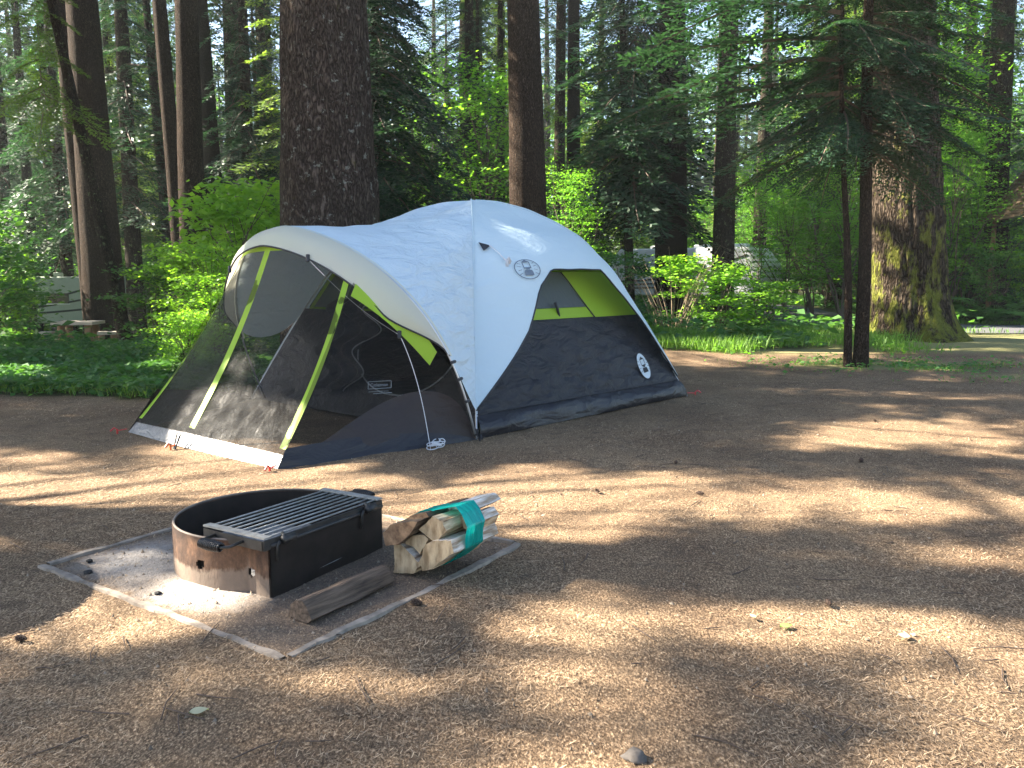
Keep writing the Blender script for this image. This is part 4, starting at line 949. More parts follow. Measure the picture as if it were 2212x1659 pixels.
bigtree('dark trunk at left, the left one of the close pair, leaning left', 20.5, (196, 600), (130, 0), 44, 34, 'bark_red', 23, 36, .008, .15, 'high2', None, 50, 5)
bigtree('slim bare trunk leaning left in front of the thick dark pair', 15.5, (268, 715), (124, 60), 25, 20, 'bark_far', 14, 28, .006, .25, None, qmesh('crown', *(lambda c_: (xf(c_[0], 1, 0, 0, 0, (-1.3, 0, 0)), [M['yfir'], M['twig']], c_[1]))(crown(4.2, 8, hem(1.3), 26, BM, (.1, .5)))), 40, 6)
bigtree('dark reddish trunk left of the tent, thickest of the group of three', 18.5, (420, 600), (402, 0), 56, 45, 'bark_red', 26, 40, .01, .1, 'high2', None, 50, 7)
bigtree('grey brown trunk leaning left just behind the dark reddish trunk', 20.5, (392, 560), (344, 0), 34, 28, 'bark_red', 24, 30, .006, .1, 'high2', None, 40, 8)
bigtree('dark trunk directly right of the reddish trunk, left of the tent porch', 24, (470, 520), (432, 0), 38, 28, 'bark_dark', 26, 30, .008, .1, 'tall0', None, 40, 9)
bigtree('thin trunk with broken stubs between the pair at left and the reddish trunk', 26, (362, 520), (315, 0), 20, 15, 'bark_far', 24, 20, .004, .1, 'tall1', None, 30, 10)
def hemcrown(z0, z1, R_, nb, B, mat, pitch=(.05, .5), lean=(0, 0)):
    q_, m_ = crown(z0, z1, hem(R_), nb, B, pitch, lean=lean); return qmesh('crown', q_, [M[mat], M['twig']], m_)
bigtree('thin black stem of a dense dark hemlock just right of the thickest trunk', 16.2, (818, 470), (806, 0), 15, 12, 'bark_dark', 11, 16, .003, .1, None, hemcrown(2.4, 11, 2.25, 220, BM, 'hemlock'), 30, 11, name='hemlock_tree')
bigtree('young hemlock with drooping dark boughs above the right slope of the tent, slim dark trunk', 22, (1357, 500), (1345, 60), 19, 14, 'bark_dark', 13, 16, .003, .1, None, hemcrown(2.9, 14, 2.9, 220, BM, 'hemlock'), 30, 12, name='hemlock_tree')
bigtree('thick black brown trunk with a straight base, middle right behind the bushes', 22, (1450, 520), (1452, 60), 67, 54, 'bark_dark', 26, 40, .01, .08, 'tall1', None, 50, 13)
bigtree('straight grey brown trunk in front of the white camper, right of the black brown trunk', 21, (1563, 520), (1577, 0), 45, 34, 'bark_far', 26, 36, .008, .08, 'tall2', None, 50, 14)
bigtree('pale slim trunk against the sky gap, left of its neighbour behind the tent peak', 30, (1208, 420), (1212, 0), 24, 20, 'bark_far', 27, 20, .004, .1, 'tall0', None, 30, 15)
bigtree('dark slim trunk just right of the pale one beside the sky gap', 27, (1238, 420), (1240, 0), 30, 24, 'bark_dark', 27, 20, .004, .1, 'tall2', None, 30, 16)
bigtree('tall textured trunk at far right behind the road, beside the shelter roof', 23, (2148, 560), (2168, 0), 48, 42, 'bark_far', 26, 40, .01, .12, 'tall2', None, 50, 17)
bigtree('far left slim trunk, leaning slightly, second from the left edge of the photo', 30, (62, 440), (38, 100), 20, 14, 'bark_far', 24, 16, .003, .1, 'tall1', None, 24, 18)
bigtree('thin grey trunk at the very left edge of the photo', 32, (28, 520), (0, 300), 12, 9, 'bark_far', 18, 14, .003, .1, 'tall2', None, 24, 19)
bigtree('slim dark trunk third from the left edge behind the trailer', 33, (112, 500), (92, 150), 22, 16, 'bark_far', 26, 16, .003, .1, 'tall0', None, 24, 20)
bigtree('slim grey trunk just left of the close pair of dark trunks', 38, (132, 480), (118, 150), 14, 12, 'bark_far', 26, 14, .003, .1, 'tall1', None, 24, 21)
# twin stemmed young hemlock beside the road
Yt = 10.75; p0, axL, rdL = treeline(Yt, (1829, 700), (1819, 0), 14, 9, 6.5); pr, axR, rdR = treeline(Yt, (1861, 700), (1880, 0), 26, 20, 8)
tw = thing('hemlock_tree', 'twin stemmed young hemlock with drooping boughs, growing in front of the mossy trunk', 'tree', pr)
off = p0-pr; aL = axL+off; kx = np.linspace(0, 1, len(aL)); wig = np.stack([.03*np.sin(kx*9), 0*kx, 0*kx], -1)
obj('trunk', trunkmesh('trunk', aL+wig, rdL, M['bark_red'], 24, .006, .25, 50, 31), tw); obj('trunk', trunkmesh('trunk', axR+wig*.7, rdR, M['bark_red'], 24, .008, .3, 50, 32), tw)
Qs, Ms = [], []
def addb(B, s, pitch, az, p, roll=0.):
    q_, m_ = B[rs.randint(len(B))]; Qs.append(xf(q_, s, pitch, az, roll, p)); Ms.append(m_)
topx = lambda z: np.array([np.interp(z, axR[:, 2], axR[:, 0]), np.interp(z, axR[:, 2], axR[:, 1]), z]); topl = lambda z: np.array([np.interp(z, aL[:, 2], aL[:, 0]), np.interp(z, aL[:, 2], aL[:, 1]), z])
for i in range(115):
    z = rs.uniform(2.9, 6.3); az = rs.uniform(0, 2*pi); ln_b = rs.uniform(.7, 1.7)*(1-.06*(z-3)); addb(BF, ln_b, rs.uniform(.05, .45), az, (topx if rs.rand() < .5 else topl)(z), rs.uniform(-.3, .3))
for z, az, s_, pt in ((3.55, pi+.0, 2.9, .02), (3.75, pi-.25, 2.6, -.02), (3.95, pi+.15, 2.9, -.08), (4.2, pi-.1, 2.6, -.1), (4.5, pi+.3, 2.6, -.12), (3.2, pi+.35, 1.9, .15), (3.0, pi-.3, 1.7, .25), (4.0, -.2, 1.9, .15), (3.5, .15, 1.8, .2), (4.4, -.1, 1.9, .05), (3.1, -.3, 1.4, .3), (3.4, -.9, 1.3, .3), (3.3, -2.1, 1.5, .3), (4.9, .1, 1.9, 0), (4.8, pi, 2.4, -.05), (3.8, -.5, 1.6, .1), (3.6, -1.4, 1.2, .2)):
    addb(BF, s_, pt+.05, az, topl(z) if abs(az) > 2 else topx(z), rs.uniform(-.2, .2))
obj('crown', qmesh('crown', np.concatenate(Qs), [M['hemlock'], M['twig']], np.concatenate(Ms)), tw)
# ------------------------------------------------------------------ unseen trees added left of the frame, boughs placed to shape the dappled shade
def LIT(px, py):
    L_ = np.full(np.shape(px), .10)
    for cx, cy, rx, ry, a in LITB: L_ = np.maximum(L_, a*np.exp(-(((px-cx)/rx)**2+((py-cy)/ry)**2)**2))
    for cx, cy, rx, ry, a in DARKB: L_ = L_*(1-a*np.exp(-(((px-cx)/rx)**2+((py-cy)/ry)**2)**2))
    return L_
LITB = [(130, 1095, 360, 72, 1.), (620, 1070, 320, 55, 1), (950, 1120, 240, 70, .85), (1250, 1070, 280, 70, .9), (1180, 1150, 200, 35, .95), (450, 1285, 150, 45, .9), (320, 1330, 220, 60, .7), (120, 1340, 200, 75, .85), (700, 1480, 420, 60, .4),
        (1700, 1095, 520, 55, .66), (2000, 940, 260, 35, .7), (1650, 763, 250, 34, 1), (2060, 745, 200, 14, .9), (1400, 1345, 420, 50, .66), (1900, 1355, 330, 50, .7), (1330, 1490, 250, 90, .6), (2000, 1500, 220, 60, .4), (1700, 1600, 400, 40, .4), (60, 985, 120, 16, .6), (450, 1540, 200, 40, .3), (1960, 1180, 260, 20, .35)]
DARKB = [(700, 1580, 520, 75, .7), (1300, 1640, 900, 40, .65), (1950, 1560, 300, 60, .4), (1650, 1228, 620, 42, .97), (150, 1190, 230, 34, .95), (1250, 905, 330, 75, 1), (100, 1520, 200, 120, .8), (1700, 850, 300, 40, .9), (1450, 990, 140, 20, .5)]
cellg = .34; gx_ = np.arange(-6.5, 9.5, cellg); gy_ = np.arange(1.4, 16, cellg); CX, CY = np.meshgrid(gx_, gy_); CX = CX.ravel()+rs.uniform(-.5, .5, CX.size)*cellg; CY = CY.ravel()+rs.uniform(-.5, .5, CY.size)*cellg
ipx, ipy, dep = proj(np.stack([CX, CY, 0*CX], -1)); Lw = LIT(ipx, ipy); inframe = (ipx > -150) & (ipx < 2350) & (ipy < 1750)
def gp(P): P = np.atleast_2d(P); return (P-SD*(P[:, 2:3]/SD[2]))[:, :2]
def tw_(p): p = np.atleast_2d(p); return TA+p[:, :1]*U+p[:, 1:2]*TN+p[:, 2:3]*np.array([0, 0, 1.])
darkpts = gp(tw_(np.concatenate([front(np.linspace(.0, 1, 9), np.full(9, w_)) for w_ in (.5, .65, .8, .95)]+[front(np.linspace(.62, 1, 5), np.full(5, w_)) for w_ in (.15, .3)]+[sidep(np.linspace(0, .8, 6), np.full(6, w_)) for w_ in (.1, .5, .9)]+[face(s_, np.linspace(-1, 1, 9)[:, None], np.linspace(0, .9, 9)[None]).reshape(-1, 3) for s_ in (0, 1, 2, 3)]+[L.reshape(-1, 3)[::60]])))
litpts = gp(tw_(np.concatenate([front(np.linspace(0, .55, 7), np.full(7, w_)) for w_ in (.02, .10, .18)])))
bushpts = gp(np.array([(x, y, z) for x in (-4.6, -4.1, -3.6, -3.1) for y in (9.6, 10.3, 11.2) for z in (.4, .9, 1.4)]+[(x, y, z) for x in (2.8, 3.6, 4.4, 5.2, 6.) for y in (15.6, 16.4, 17.4) for z in (.4, 1., 1.6)]+[(-6.5, 9.5, .2), (-5.5, 9., .2)]))
litpts2 = gp(tw_(np.concatenate([front(np.array([.5, .55]), np.full(2, w_)) for w_ in (.42, .55)]+[arch(np.linspace(.62, .75, 4)*pi, .1)])))
C2d = np.stack([CX, CY], -1)
dmin = lambda Pp: np.sqrt(((C2d[:, None]-Pp[None])**2).sum(-1)).min(1)
dd, dl_, dl2 = dmin(darkpts), dmin(litpts), dmin(litpts2)
Lw = np.where(dd < .32, .03, Lw); Lw = np.where(dl2 < .22, .6, Lw); Lw = np.where(dl_ < .30, 1., Lw)
want = inframe | (dd < .4)
TR = [(-9.5, 5.33), (-11, 8.0), (-10.2, 12.0), (-8.3, 1.2), (-13.5, 6.2), (-8.4, 10.2)]
tq = {i: ([], []) for i in range(len(TR))}
for i in list(range(len(CX)))+[j for j in range(len(CX)) if dd[j] < .35 or Lw[j] < .25]+[j for j in range(len(CX)) if dd[j] < .35 or Lw[j] < .12]+[j for j in range(len(CX)) if dd[j] < .4]*4:
    if not want[i]: continue
    if Lw[i] > .9 or rs.rand() > .95: continue
    P0 = np.array([CX[i]+rs.uniform(-.2, .2), CY[i]+rs.uniform(-.2, .2), 0.]); zc = rs.uniform(5.6, 8.2)
    for _ in range(12):
        Pc = P0+SD*(zc/SD[2]); a_, b_, d_ = proj(Pc[None])
        if d_[0] < 0 or a_[0] < -330 or b_[0] < -420: break
        zc += .8
    k = int(np.argmin([(Pc[0]-x)**2+(Pc[1]-y)**2 for x, y in TR])); vx, vy = Pc[0]-TR[k][0], Pc[1]-TR[k][1]; az = math.atan2(vy, vx)+rs.uniform(-.5, .5)
    s_ = rs.uniform(.55, .95)*(1.0 if Lw[i] < .3 else .75); q_, m_ = BC[rs.randint(4)]
    tq[k][0].append(xf(q_, s_, rs.uniform(-.1, .35), az, rs.uniform(-.3, .3), Pc-np.array([cos(az)*s_*.5, sin(az)*s_*.5, 0])-np.array([TR[k][0], TR[k][1], 0]))); tq[k][1].append(m_)
def carve(Q_, M_, org):  # cuts leaves of the added trees away where sun patches are wanted
    c_ = Q_.mean(1)+org; g2 = gp(c_); a_, b_, d_ = proj(np.concatenate([g2, np.zeros((len(g2), 1))], 1)); L_ = np.where(d_ > .5, LIT(a_, b_), .1)
    nz_ = fbm(np.stack([g2[:, 0]*2.0, g2[:, 1]*2.0, 0*a_], -1), 71, 3); L_ = L_+.45*nz_*smooth(L_, .05, .5)
    def nearer(Pp, r_): 
        o_ = np.zeros(len(g2), bool)
        for p in Pp: o_ |= ((g2-p)**2).sum(-1) < r_*r_
        return o_
    tt = nearer(darkpts, .36); L_ = np.where(tt, .0, L_); L_ = np.where(nearer(litpts2, .16), .62, L_); L_ = np.where(nearer(litpts, .22), 1, L_); L_ = np.where(nearer(bushpts, .38), .9, L_)
    keep_ = rs.rand(len(c_)) > np.clip((L_-.28)/.36, 0, 1); return Q_[keep_], M_[keep_]
for k, (x, y) in enumerate(TR):
    if not tq[k][0]: continue
    r_ = thing('conifer_tree', 'unseen conifer added left of the frame, boughs placed to shade the campsite', 'tree', (x, y, gzf(x, y)), 0, 'unseen conifers added for the dappled shade')
    obj('trunk', trunkmesh('trunk', [(0, 0, -.1), (.0, 0, 8), (.2, .1, 16)], (.30, .23, .03), M['bark_red'], 20, .01, .2, 20, 60+k), r_)
    Qa, Ma = carve(np.concatenate(tq[k][0]), np.concatenate(tq[k][1]), np.array([x, y, 0])); Lq = []
    for j in range(0, len(tq[k][0]), 7): c_ = tq[k][0][j].reshape(-1, 3).mean(0); Lq.append(stemq(np.array([0, 0, max(3., c_[2]-1.2)]), c_, .03, .008))
    Lq = np.concatenate(Lq); obj('crown', qmesh('crown', np.concatenate([Qa, Lq]), [M['fir'], M['twig']], np.concatenate([Ma, np.ones(len(Lq), int)])), r_)
# ------------------------------------------------------------------ forest behind
rf = random.Random(5); placed = []
lbl = {'hem': ('hemlock_tree', 'dark drooping hemlock in the forest behind the campsite', 'hemlocks of the forest behind'), 'tall': ('conifer_tree', 'tall bare stemmed conifer in the forest behind the campsite', 'tall conifers of the forest behind'),
       'maple': ('maple_tree', 'light green broadleaf tree in the forest behind the campsite', 'broadleaf trees of the forest behind'), 'yfir': ('young_fir', 'young yellow green fir lit by the sun in the forest behind', 'young firs of the forest behind')}
def ok(x, y, m=1.3):
    if min(abs(x-a)+abs(y-b_) for a, b_ in zip(rcx, rcy)) < 2.4: return False
    px, py, d_ = proj(np.array([[x, y, 0.]]))
    if 60 < px[0] < 310 and y < 30: return False
    if 1300 < px[0] < 1700 and y < 38: return False
    if 1140 < px[0] < 1215 and y < 60: return False
    if 2100 < px[0] < 2300 and y < 26: return False
    for npx, nY in ((50, 30), (100, 33), (205, 21), (340, 26), (410, 20), (375, 21), (455, 24.5), (1210, 30), (1240, 27), (1452, 22), (1570, 21.5), (2158, 23.5)):
        if abs(px[0]-npx) < 24+1500/y and y < nY+.8: return False
    return all((x-a)**2+(y-b_)**2 > m*m for a, b_ in placed)
def ftree(kind, x, y, s):
    nm, lb, gr = lbl[kind]; r_ = thing(nm, lb, 'tree', (x, y, gzf(x, y)), rf.random()*6.28, gr); k = rf.randrange(3)
    ti = {'hem': k//2, 'tall': 3, 'maple': 0, 'yfir': k//2}[kind]
    if kind != 'maple': o_ = obj('trunk', proto['trunk%d' % ti], r_); o_.scale = (s, s, s*(1 if kind == 'tall' else 1.1))
    else: o_ = obj('trunk', proto['trunk0'], r_); o_.scale = (s*.5, s*.5, s*.45)
    o_ = obj('crown', proto[kind+str(k)], r_); o_.scale = (s, s, s)
n = 0
while n < 160:
    y = 19+ (rf.random()**1.25)*62; x = rf.uniform(-.70, .70)*y
    if not ok(x, y, 1.5 if y < 40 else 2) or (-9 < x < 7 and y < 23): continue
    u = rf.random(); kind = ('tall' if u < .36 else 'hem' if u < .58 else 'maple' if u < .82 else 'yfir')
    if y < 26 and kind == 'tall' : kind = 'hem' if rf.random() < .4 else 'maple'
    placed.append((x, y)); ftree(kind, x, y, rf.uniform(.8, 1.15)*(1 if kind != 'maple' else rf.uniform(.6, 1.1))); n += 1
for px_f, Y_f, kd in ((20, 30, 'hem'), (150, 27, 'hem'), (290, 25, 'hem'), (255, 34, 'yfir'), (545, 24, 'hem'), (590, 30, 'hem'), (1010, 26, 'hem'), (1290, 34, 'yfir'), (1800, 33, 'yfir'), (80, 36, 'hem'), (1080, 33, 'yfir')):
    q_ = at(px_f, 600, Y_f); ftree(kd, q_[0], q_[1], 1.25)
# far-off wood that reads as one mass
Qs = []; Ms = []
for i in range(330):
    a = rf.uniform(-.78, .78); d_ = rf.uniform(84, 112); x, y = d_*math.sin(a), d_*math.cos(a); h_ = rf.uniform(14, 26); n_ = 260
    zz = rs.rand(n_)**.9*h_; rr = (1-zz/h_)**.6*3.4+.4; aa = rs.rand(n_)*2*pi; rr = rr*np.sqrt(rs.rand(n_)); P = np.stack([x+rr*np.cos(aa), y+rr*np.sin(aa), zz-1], -1); D = np.stack([np.cos(aa), np.sin(aa), rs.uniform(-.6, .2, n_)], -1)
    Qs.append(leaves(P, D, rs.uniform(.7, 1.6, n_), rs.uniform(.4, .8, n_), tilt=.6)); Ms.append(np.full(n_, int(rf.random() < .45)))
    Qs.append(stemq(np.array([x, y, -2.]), np.array([x, y, h_*.9]), .3, .08)); Ms.append(np.full(3, 2))
tag(obj('distant_forest', qmesh('distant_forest', np.concatenate(Qs), [M['fir'], M['leaf'], M['bark_far']], np.concatenate(Ms))), 'far off forest seen between the trunks', 'forest', None, 'stuff')
LM = [(-200, 'left edge'), (50, 'far left trunks'), (205, 'dark trunk pair'), (415, 'reddish trunk'), (700, 'thickest trunk'), (1135, 'tent peak trunk'), (1355, 'young hemlock'), (1450, 'black brown trunk'), (1568, 'grey brown trunk'), (1855, 'twin hemlock'), (1960, 'mossy trunk'), (2155, 'shelter trunk'), (2600, 'right edge')]
ORD = ['nearest', 'second nearest', 'third nearest', 'fourth nearest', 'fifth nearest', 'sixth nearest', 'seventh nearest', 'eighth nearest', 'ninth nearest', 'tenth nearest']+['%s farthest back' % w_ for w_ in ('eleventh', 'twelfth', 'thirteenth', 'fourteenth', 'fifteenth', 'sixteenth', 'seventeenth', 'eighteenth', 'nineteenth', 'twentieth')]
def relabel(objs, kindtxt):
    b_ = {}
    for o_ in objs:
        px = float(proj(np.array([[o_.location.x, o_.location.y, 1.]]))[0][0]); k = max(0, min(len(LM)-2, sum(px > l_[0] for l_ in LM)-1)); b_.setdefault(k, []).append(o_)
    for k, l_ in b_.items():
        l_.sort(key=lambda o_: o_.location.y)
        for i, o_ in enumerate(l_): o_['label'] = '%s between %s and %s, %s' % (kindtxt, LM[k][1], LM[k+1][1], ORD[min(i, 19)])
def bygroup(g_): return [o_ for o_ in S.objects if o_.get('group') == g_]
for g_, kt in (('hemlocks of the forest behind', 'dark hemlock'), ('tall conifers of the forest behind', 'tall conifer'), ('broadleaf trees of the forest behind', 'light broadleaf tree'), ('young firs of the forest behind', 'yellow green fir')): relabel(bygroup(g_), kt)
# ------------------------------------------------------------------ shrubs, ferns, ground cover
def S_(label, key, px, py, Yd=None, s=1., sz=None, name='shrub', cat='shrub', group=None):
    """placed by where its foot stands; py is the foot in the photo when Yd is None"""
    if Yd is None: p = G(px, py)
    else: p = at(px, 600, Yd)
    return plant(name, label, cat, key, p[0], p[1], s, None, group, 'foliage' if 'fern' not in key else 'fronds', sz)
S_('bright yellow green shrub just left of the tent porch', 'bushf', 470, 0, 10.2, .82, .78)
S_('tall sunlit yellow green shrub with fine leaves between the tent porch and the dark trunks', 'bushf', 455, 0, 11.6, 1.0, 1.05)
S_('low bright shrub at the left foot of the tent porch netting', 'bushf', 400, 0, 9.6, .6, .5)
S_('bright leafy vine maple bush in front of the white camper', 'bushb0', 1560, 0, 17.2, 1.1, .95)
S_('bright leafy bush at the right end of the lit clump before the road', 'bushb1', 1660, 0, 16.2, .95, .75)
S_('bright leafy bush in the middle of the clump below the black brown trunk', 'bushb2', 1480, 0, 18, 1.2, 1.05)
S_('green bush against the right slope of the tent', 'bush0', 1330, 0, 15.5, 1.1, 1.1)
S_('tall light green bush rising behind the right shoulder of the tent', 'maple1', 1230, 0, 20, .40, .48, 'maple_tree', 'tree')
S_('big fern in the clump right of the tent', 'fern0', 1620, 0, 15.6, 1.1, None, 'fern', 'fern')
S_('large sword fern across the road at far right', 'fern1', 2150, 0, 20.7, 2.2, None, 'fern', 'fern')
S_('dark fern at the left edge of the photo behind the herbs', 'fern0', 30, 0, 11.3, 1.0, None, 'fern', 'fern')
S_('fern beside the left foot of the mossy trunk', 'fern1', 1745, 0, 17, .8, None, 'fern', 'fern')
# dry cane tangle
mb = MB(); rg = random.Random(2)
for i in range(46):
    a = rg.uniform(0, 6.28); r_ = rg.uniform(.0, .35); h_ = rg.uniform(.7, 1.9); p = np.array([r_*cos(a), r_*sin(a), 0]); d = np.array([cos(a)*.35, sin(a)*.35, 1])*h_; c_ = np.array([cos(a), sin(a), -.4])*rg.uniform(.1, .5)
    mb.tube([p, p+d*.35, p+d*.7+c_*.15, p+d+c_*.5, p+d+c_*1.1], [.007, .006, .005, .004, .002], 4, False)
p = at(1455, 600, 17.0); M['cane'] = simple('dry canes', (.30, .22, .14), .8, 0, .4, 40)
tag(mb.build('dry_shrub', M['cane'], None, True, 0, (p[0], p[1], gzf(p[0], p[1]))), 'leafless tangle of dry tan canes rising from the green clump', 'shrub')
keys = ['bush0', 'bush1', 'bush2', 'bushb0', 'bushb1', 'bushb2']
n = 0
while n < 150:
    y = 12.5+rf.random()**1.2*34; x = rf.uniform(-.72, .70)*y; px, py, d_ = proj(np.array([[x, y, gzf(x, y)]])); px = px[0]
    if min(abs(x-a)+abs(y-b_) for a, b_ in zip(rcx, rcy)) < 2.3: continue
    if px > 1380 and y < 20.5: continue
    if x > -4 and y < 18: continue
    if 40 < px < 330 and y < 28: continue
    if 1290 < px < 1720 and y < 31: continue
    s_ = rf.uniform(.8, 1.7)*(1+.25*(y > 25)); dk = rf.random() < .55
    plant('shrub', 'dark green shrub of the forest undergrowth' if dk else 'light green shrub of the forest undergrowth', 'shrub', keys[rf.randrange(3)+(0 if dk else 3)], x, y, s_, None, 'dark shrubs of the undergrowth' if dk else 'light shrubs of the undergrowth', 'foliage', s_*rf.uniform(.8, 1.3)); n += 1
for i, (px, Yd) in enumerate(((1700, 24), (1760, 24.5), (1820, 23), (2050, 22.5), (2100, 23), (2200, 22), (1640, 27), (2090, 26), (1880, 25), (1745, 28), (2030, 28), (2230, 25.5))):
    p = at(px, 600, Yd); o_ = plant('maple_tree', 'light green vine maple overhanging the far side of the road', 'tree', 'maple%d' % (i % 3), p[0], p[1]+(5 if px > 2150 else 0), .55+.1*(i % 3), None, 'vine maples beyond the road', 'crown', .5+.08*(i % 4))
for g_, kt in (('dark shrubs of the undergrowth', 'dark shrub'), ('light shrubs of the undergrowth', 'light shrub'), ('vine maples beyond the road', 'vine maple')): relabel(bygroup(g_), kt)
# low herbs at the left and across the forest floor (nobody could count them)
def scatter(N, xr, yr, test, hmax, ls, mat, name, label, cat, blade=False):
    xx = rs.uniform(*xr, N); yy = rs.uniform(*yr, N); g_ = test(xx, yy); kp = rs.rand(N) < g_; xx, yy = xx[kp], yy[kp]; N = len(xx); z0 = gz(xx, yy)
    cl = .5+.5*vn(np.stack([xx*1.3, yy*1.3, 0*xx], -1), 91); hh = hmax*(.25+.75*cl)*rs.rand(N)**.7; a = rs.rand(N)*2*pi
    if blade: D = np.stack([np.cos(a)*.35, np.sin(a)*.35, np.ones(N)], -1); Q_ = leaves(np.stack([xx, yy, z0], -1), D, hmax*(.4+.6*cl)*rs.uniform(.5, 1.1, N), ls*rs.uniform(.6, 1.2, N), up=(1, 0, 0), tilt=1., bend=.15)
    else: D = np.stack([np.cos(a), np.sin(a), rs.uniform(-.3, .4, N)], -1); l_ = ls*rs.uniform(.5, 1.3, N)*(1+.02*yy); Q_ = leaves(np.stack([xx, yy, z0+hh], -1), D, l_, l_*.6, tilt=.45, bend=.15)
    return tag(obj(name, qmesh(name, Q_, [M[mat]])), label, cat, None, 'stuff')
leftg = lambda x, y: green_edge(x, y)*(x < -1.6)
scatter(60000, (-9.5, -1.8), (7.4, 13), leftg, .34, .075, 'herb', 'ground_cover', 'low green herbs covering the ground left of the tent', 'ground cover')
scatter(26000, (-9.5, -1.8), (7.3, 12), leftg, .24, .012, 'grass', 'grass', 'grass blades mixed into the herbs left of the tent', 'grass', True)
far_ = lambda x, y: (green_edge(x, y) > .4)*~((x/y > -.60) & (x/y < -.42) & (y < 21) & (y > 14))*(np.abs(x) < .75*y)*(np.array([min(abs(a_-rcx)+abs(b_-rcy)) > 2.2 if a_ > 0 else True for a_, b_ in zip(x, y)]))
scatter(70000, (-32, 30), (13, 44), far_, .55, .17, 'leaf2', 'undergrowth', 'low leafy undergrowth of the forest floor', 'ground cover')
rgt = lambda x, y: np.clip(smooth(y+.9*vn(np.stack([x*1.2, y*.8, 0*x], -1), 41), 12.6, 13.9)*smooth(-y, -17.2, -16.2)*smooth(x, 1.8, 2.4)*smooth(-x, -7, -5.2) , 0, 1)*(.4+.6*(vn(np.stack([x*1.4, y*1.4, 0*x], -1), 13) > -.1))
scatter(16000, (1.5, 7.5), (12.2, 17), rgt, .22, .06, 'leaf', 'ground_cover', 'leafy weeds among the grass behind the right end of the tent', 'ground cover')
scatter(36000, (1.5, 7.5), (12.2, 17), rgt, .40, .014, 'grass', 'grass', 'tall lit grass behind the right end of the tent', 'grass', True)
pt2 = lambda x, y: np.clip(1.2*np.exp(-(((x-5.1)/1.5)**2+((y-10.7)/.7)**2)**1.5)+.8*np.exp(-(((x-4.1)/.6)**2+((y-11.3)/.4)**2)) + .35*np.exp(-(((x-6.4)/1.3)**2+((y-9.2)/.35)**2)), 0, 1)*(vn(np.stack([x*3, y*3, 0*x], -1), 14) > -.15)
scatter(12000, (2, 9), (8.6, 13), pt2, .12, .05, 'herb', 'ground_cover', 'low herbs round the foot of the twin stemmed hemlock', 'ground cover')
scatter(12000, (2, 9), (8.6, 13), pt2, .11, .008, 'grass', 'grass', 'short grass round the foot of the twin stemmed hemlock', 'grass', True)
verge = lambda x, y: 1.*(np.array([1.7 < min(abs(a_-rcx)+abs(b_-rcy)) < 2.6 for a_, b_ in zip(x, y)]))*(y > 17)
scatter(14000, (6, 16), (17, 24), verge, .22, .02, 'grass', 'grass', 'grass verge along the far side of the road', 'grass', True)

# ------------------------------------------------------------------ picnic table, benches, trailer, camper, shelter
M['plank'] = simple('pale weathered planks', (.55, .47, .40), .8, 0, .3, 6, .3, .004, .3, None, (1, 8, 8))
M['post'] = simple('orange brown log post', (.32, .18, .10), .85, 0, .3, 8)
def table(px, py, Yd, label, name, cat, W_, D_, h_, rz_, ztop=None):
    p = at(px, py, Yd); x, y = p[0], p[1]; z0 = p[2]-h_; r_ = thing(name, label, cat, (x, y, z0), rz_)
    mb = MB()
    npk = max(2, int(D_/.15))
    for i in range(npk): mb.box((0, -D_/2+D_*(i+.5)/npk, h_-.03), (W_, D_/npk-.008, .06))
    mb.build('top' if cat == 'table' else 'seat', M['plank'], r_)
    for sx in (-1, 1):
        for sy in (-1, 1):
            mb = MB(); mb.tube([(sx*W_*.33, sy*D_*.28, -.3), (sx*W_*.33, sy*D_*.28, h_-.06)], .07 if cat == 'table' else .05, 10); mb.build('leg', M['post'], r_, True)
    return r_
table(169, 694, 17, 'pale plank picnic table on log posts in the neighbouring site at left', 'picnic_table', 'table', .80, .7, .72, .1)
table(232, 716, 16.6, 'low plank bench to the right of the far picnic table', 'bench', 'bench', .34, .26, .42, .3)
table(103, 716, 17.2, 'low plank bench to the left of the far picnic table', 'bench', 'bench', .26, .26, .42, .1)
M['oldwood'] = simple('grey brown table boards', (.25, .18, .12), .8, 0, .4, 6, .3, .004, .3, None, (1, 8, 8))
rt = thing('added_shadow_table', 'unseen round table added outside the view to cast the shadow at the left edge', 'table', (-3.1, 3.07, gzf(-3.1, 3.07)))  # unseen table added to throw the rounded shadow at the left edge
mb = MB(); mb.tube([(0, 0, .70), (0, 0, .75)], .5, 48); mb.build('top', M['oldwood'], rt); mb = MB(); mb.tube([(0, 0, -.02), (0, 0, .10), (0, 0, .70)], [.16, .09, .09], 16); mb.build('pedestal', M['oldwood'], rt, True)
M['cream'] = simple('cream trailer shell', (.32, .37, .31), .5, 0, .12, 3, 0); M['white'] = simple('white camper shell', (.80, .82, .84), .45, 0, .08, 3, 0)
M['glass'] = simple('dark tinted glass', (.02, .03, .03), .1, 0, .2, 3, 0); M['stripe'] = simple('dark stripe', (.03, .04, .04), .4, 0, .1, 3, 0); M['tyre'] = simple('tyre rubber', (.02, .02, .02), .8)
def rounded(prof, w_, name, mat, par, bev=.06):
    mb = MB(); n = len(prof); V0 = [(x, -w_/2, z) for x, z in prof]+[(x, w_/2, z) for x, z in prof]
    Fs = [tuple(range(n)), tuple(range(2*n-1, n-1, -1))]+[(i, n+i, n+(i+1) % n, (i+1) % n) for i in range(n)]
    mb.add(V0, Fs); o_ = mb.build(name, mat, par); md = o_.modifiers.new('b', 'BEVEL'); md.width = bev; md.segments = 3; md.limit_method = 'ANGLE'; return o_
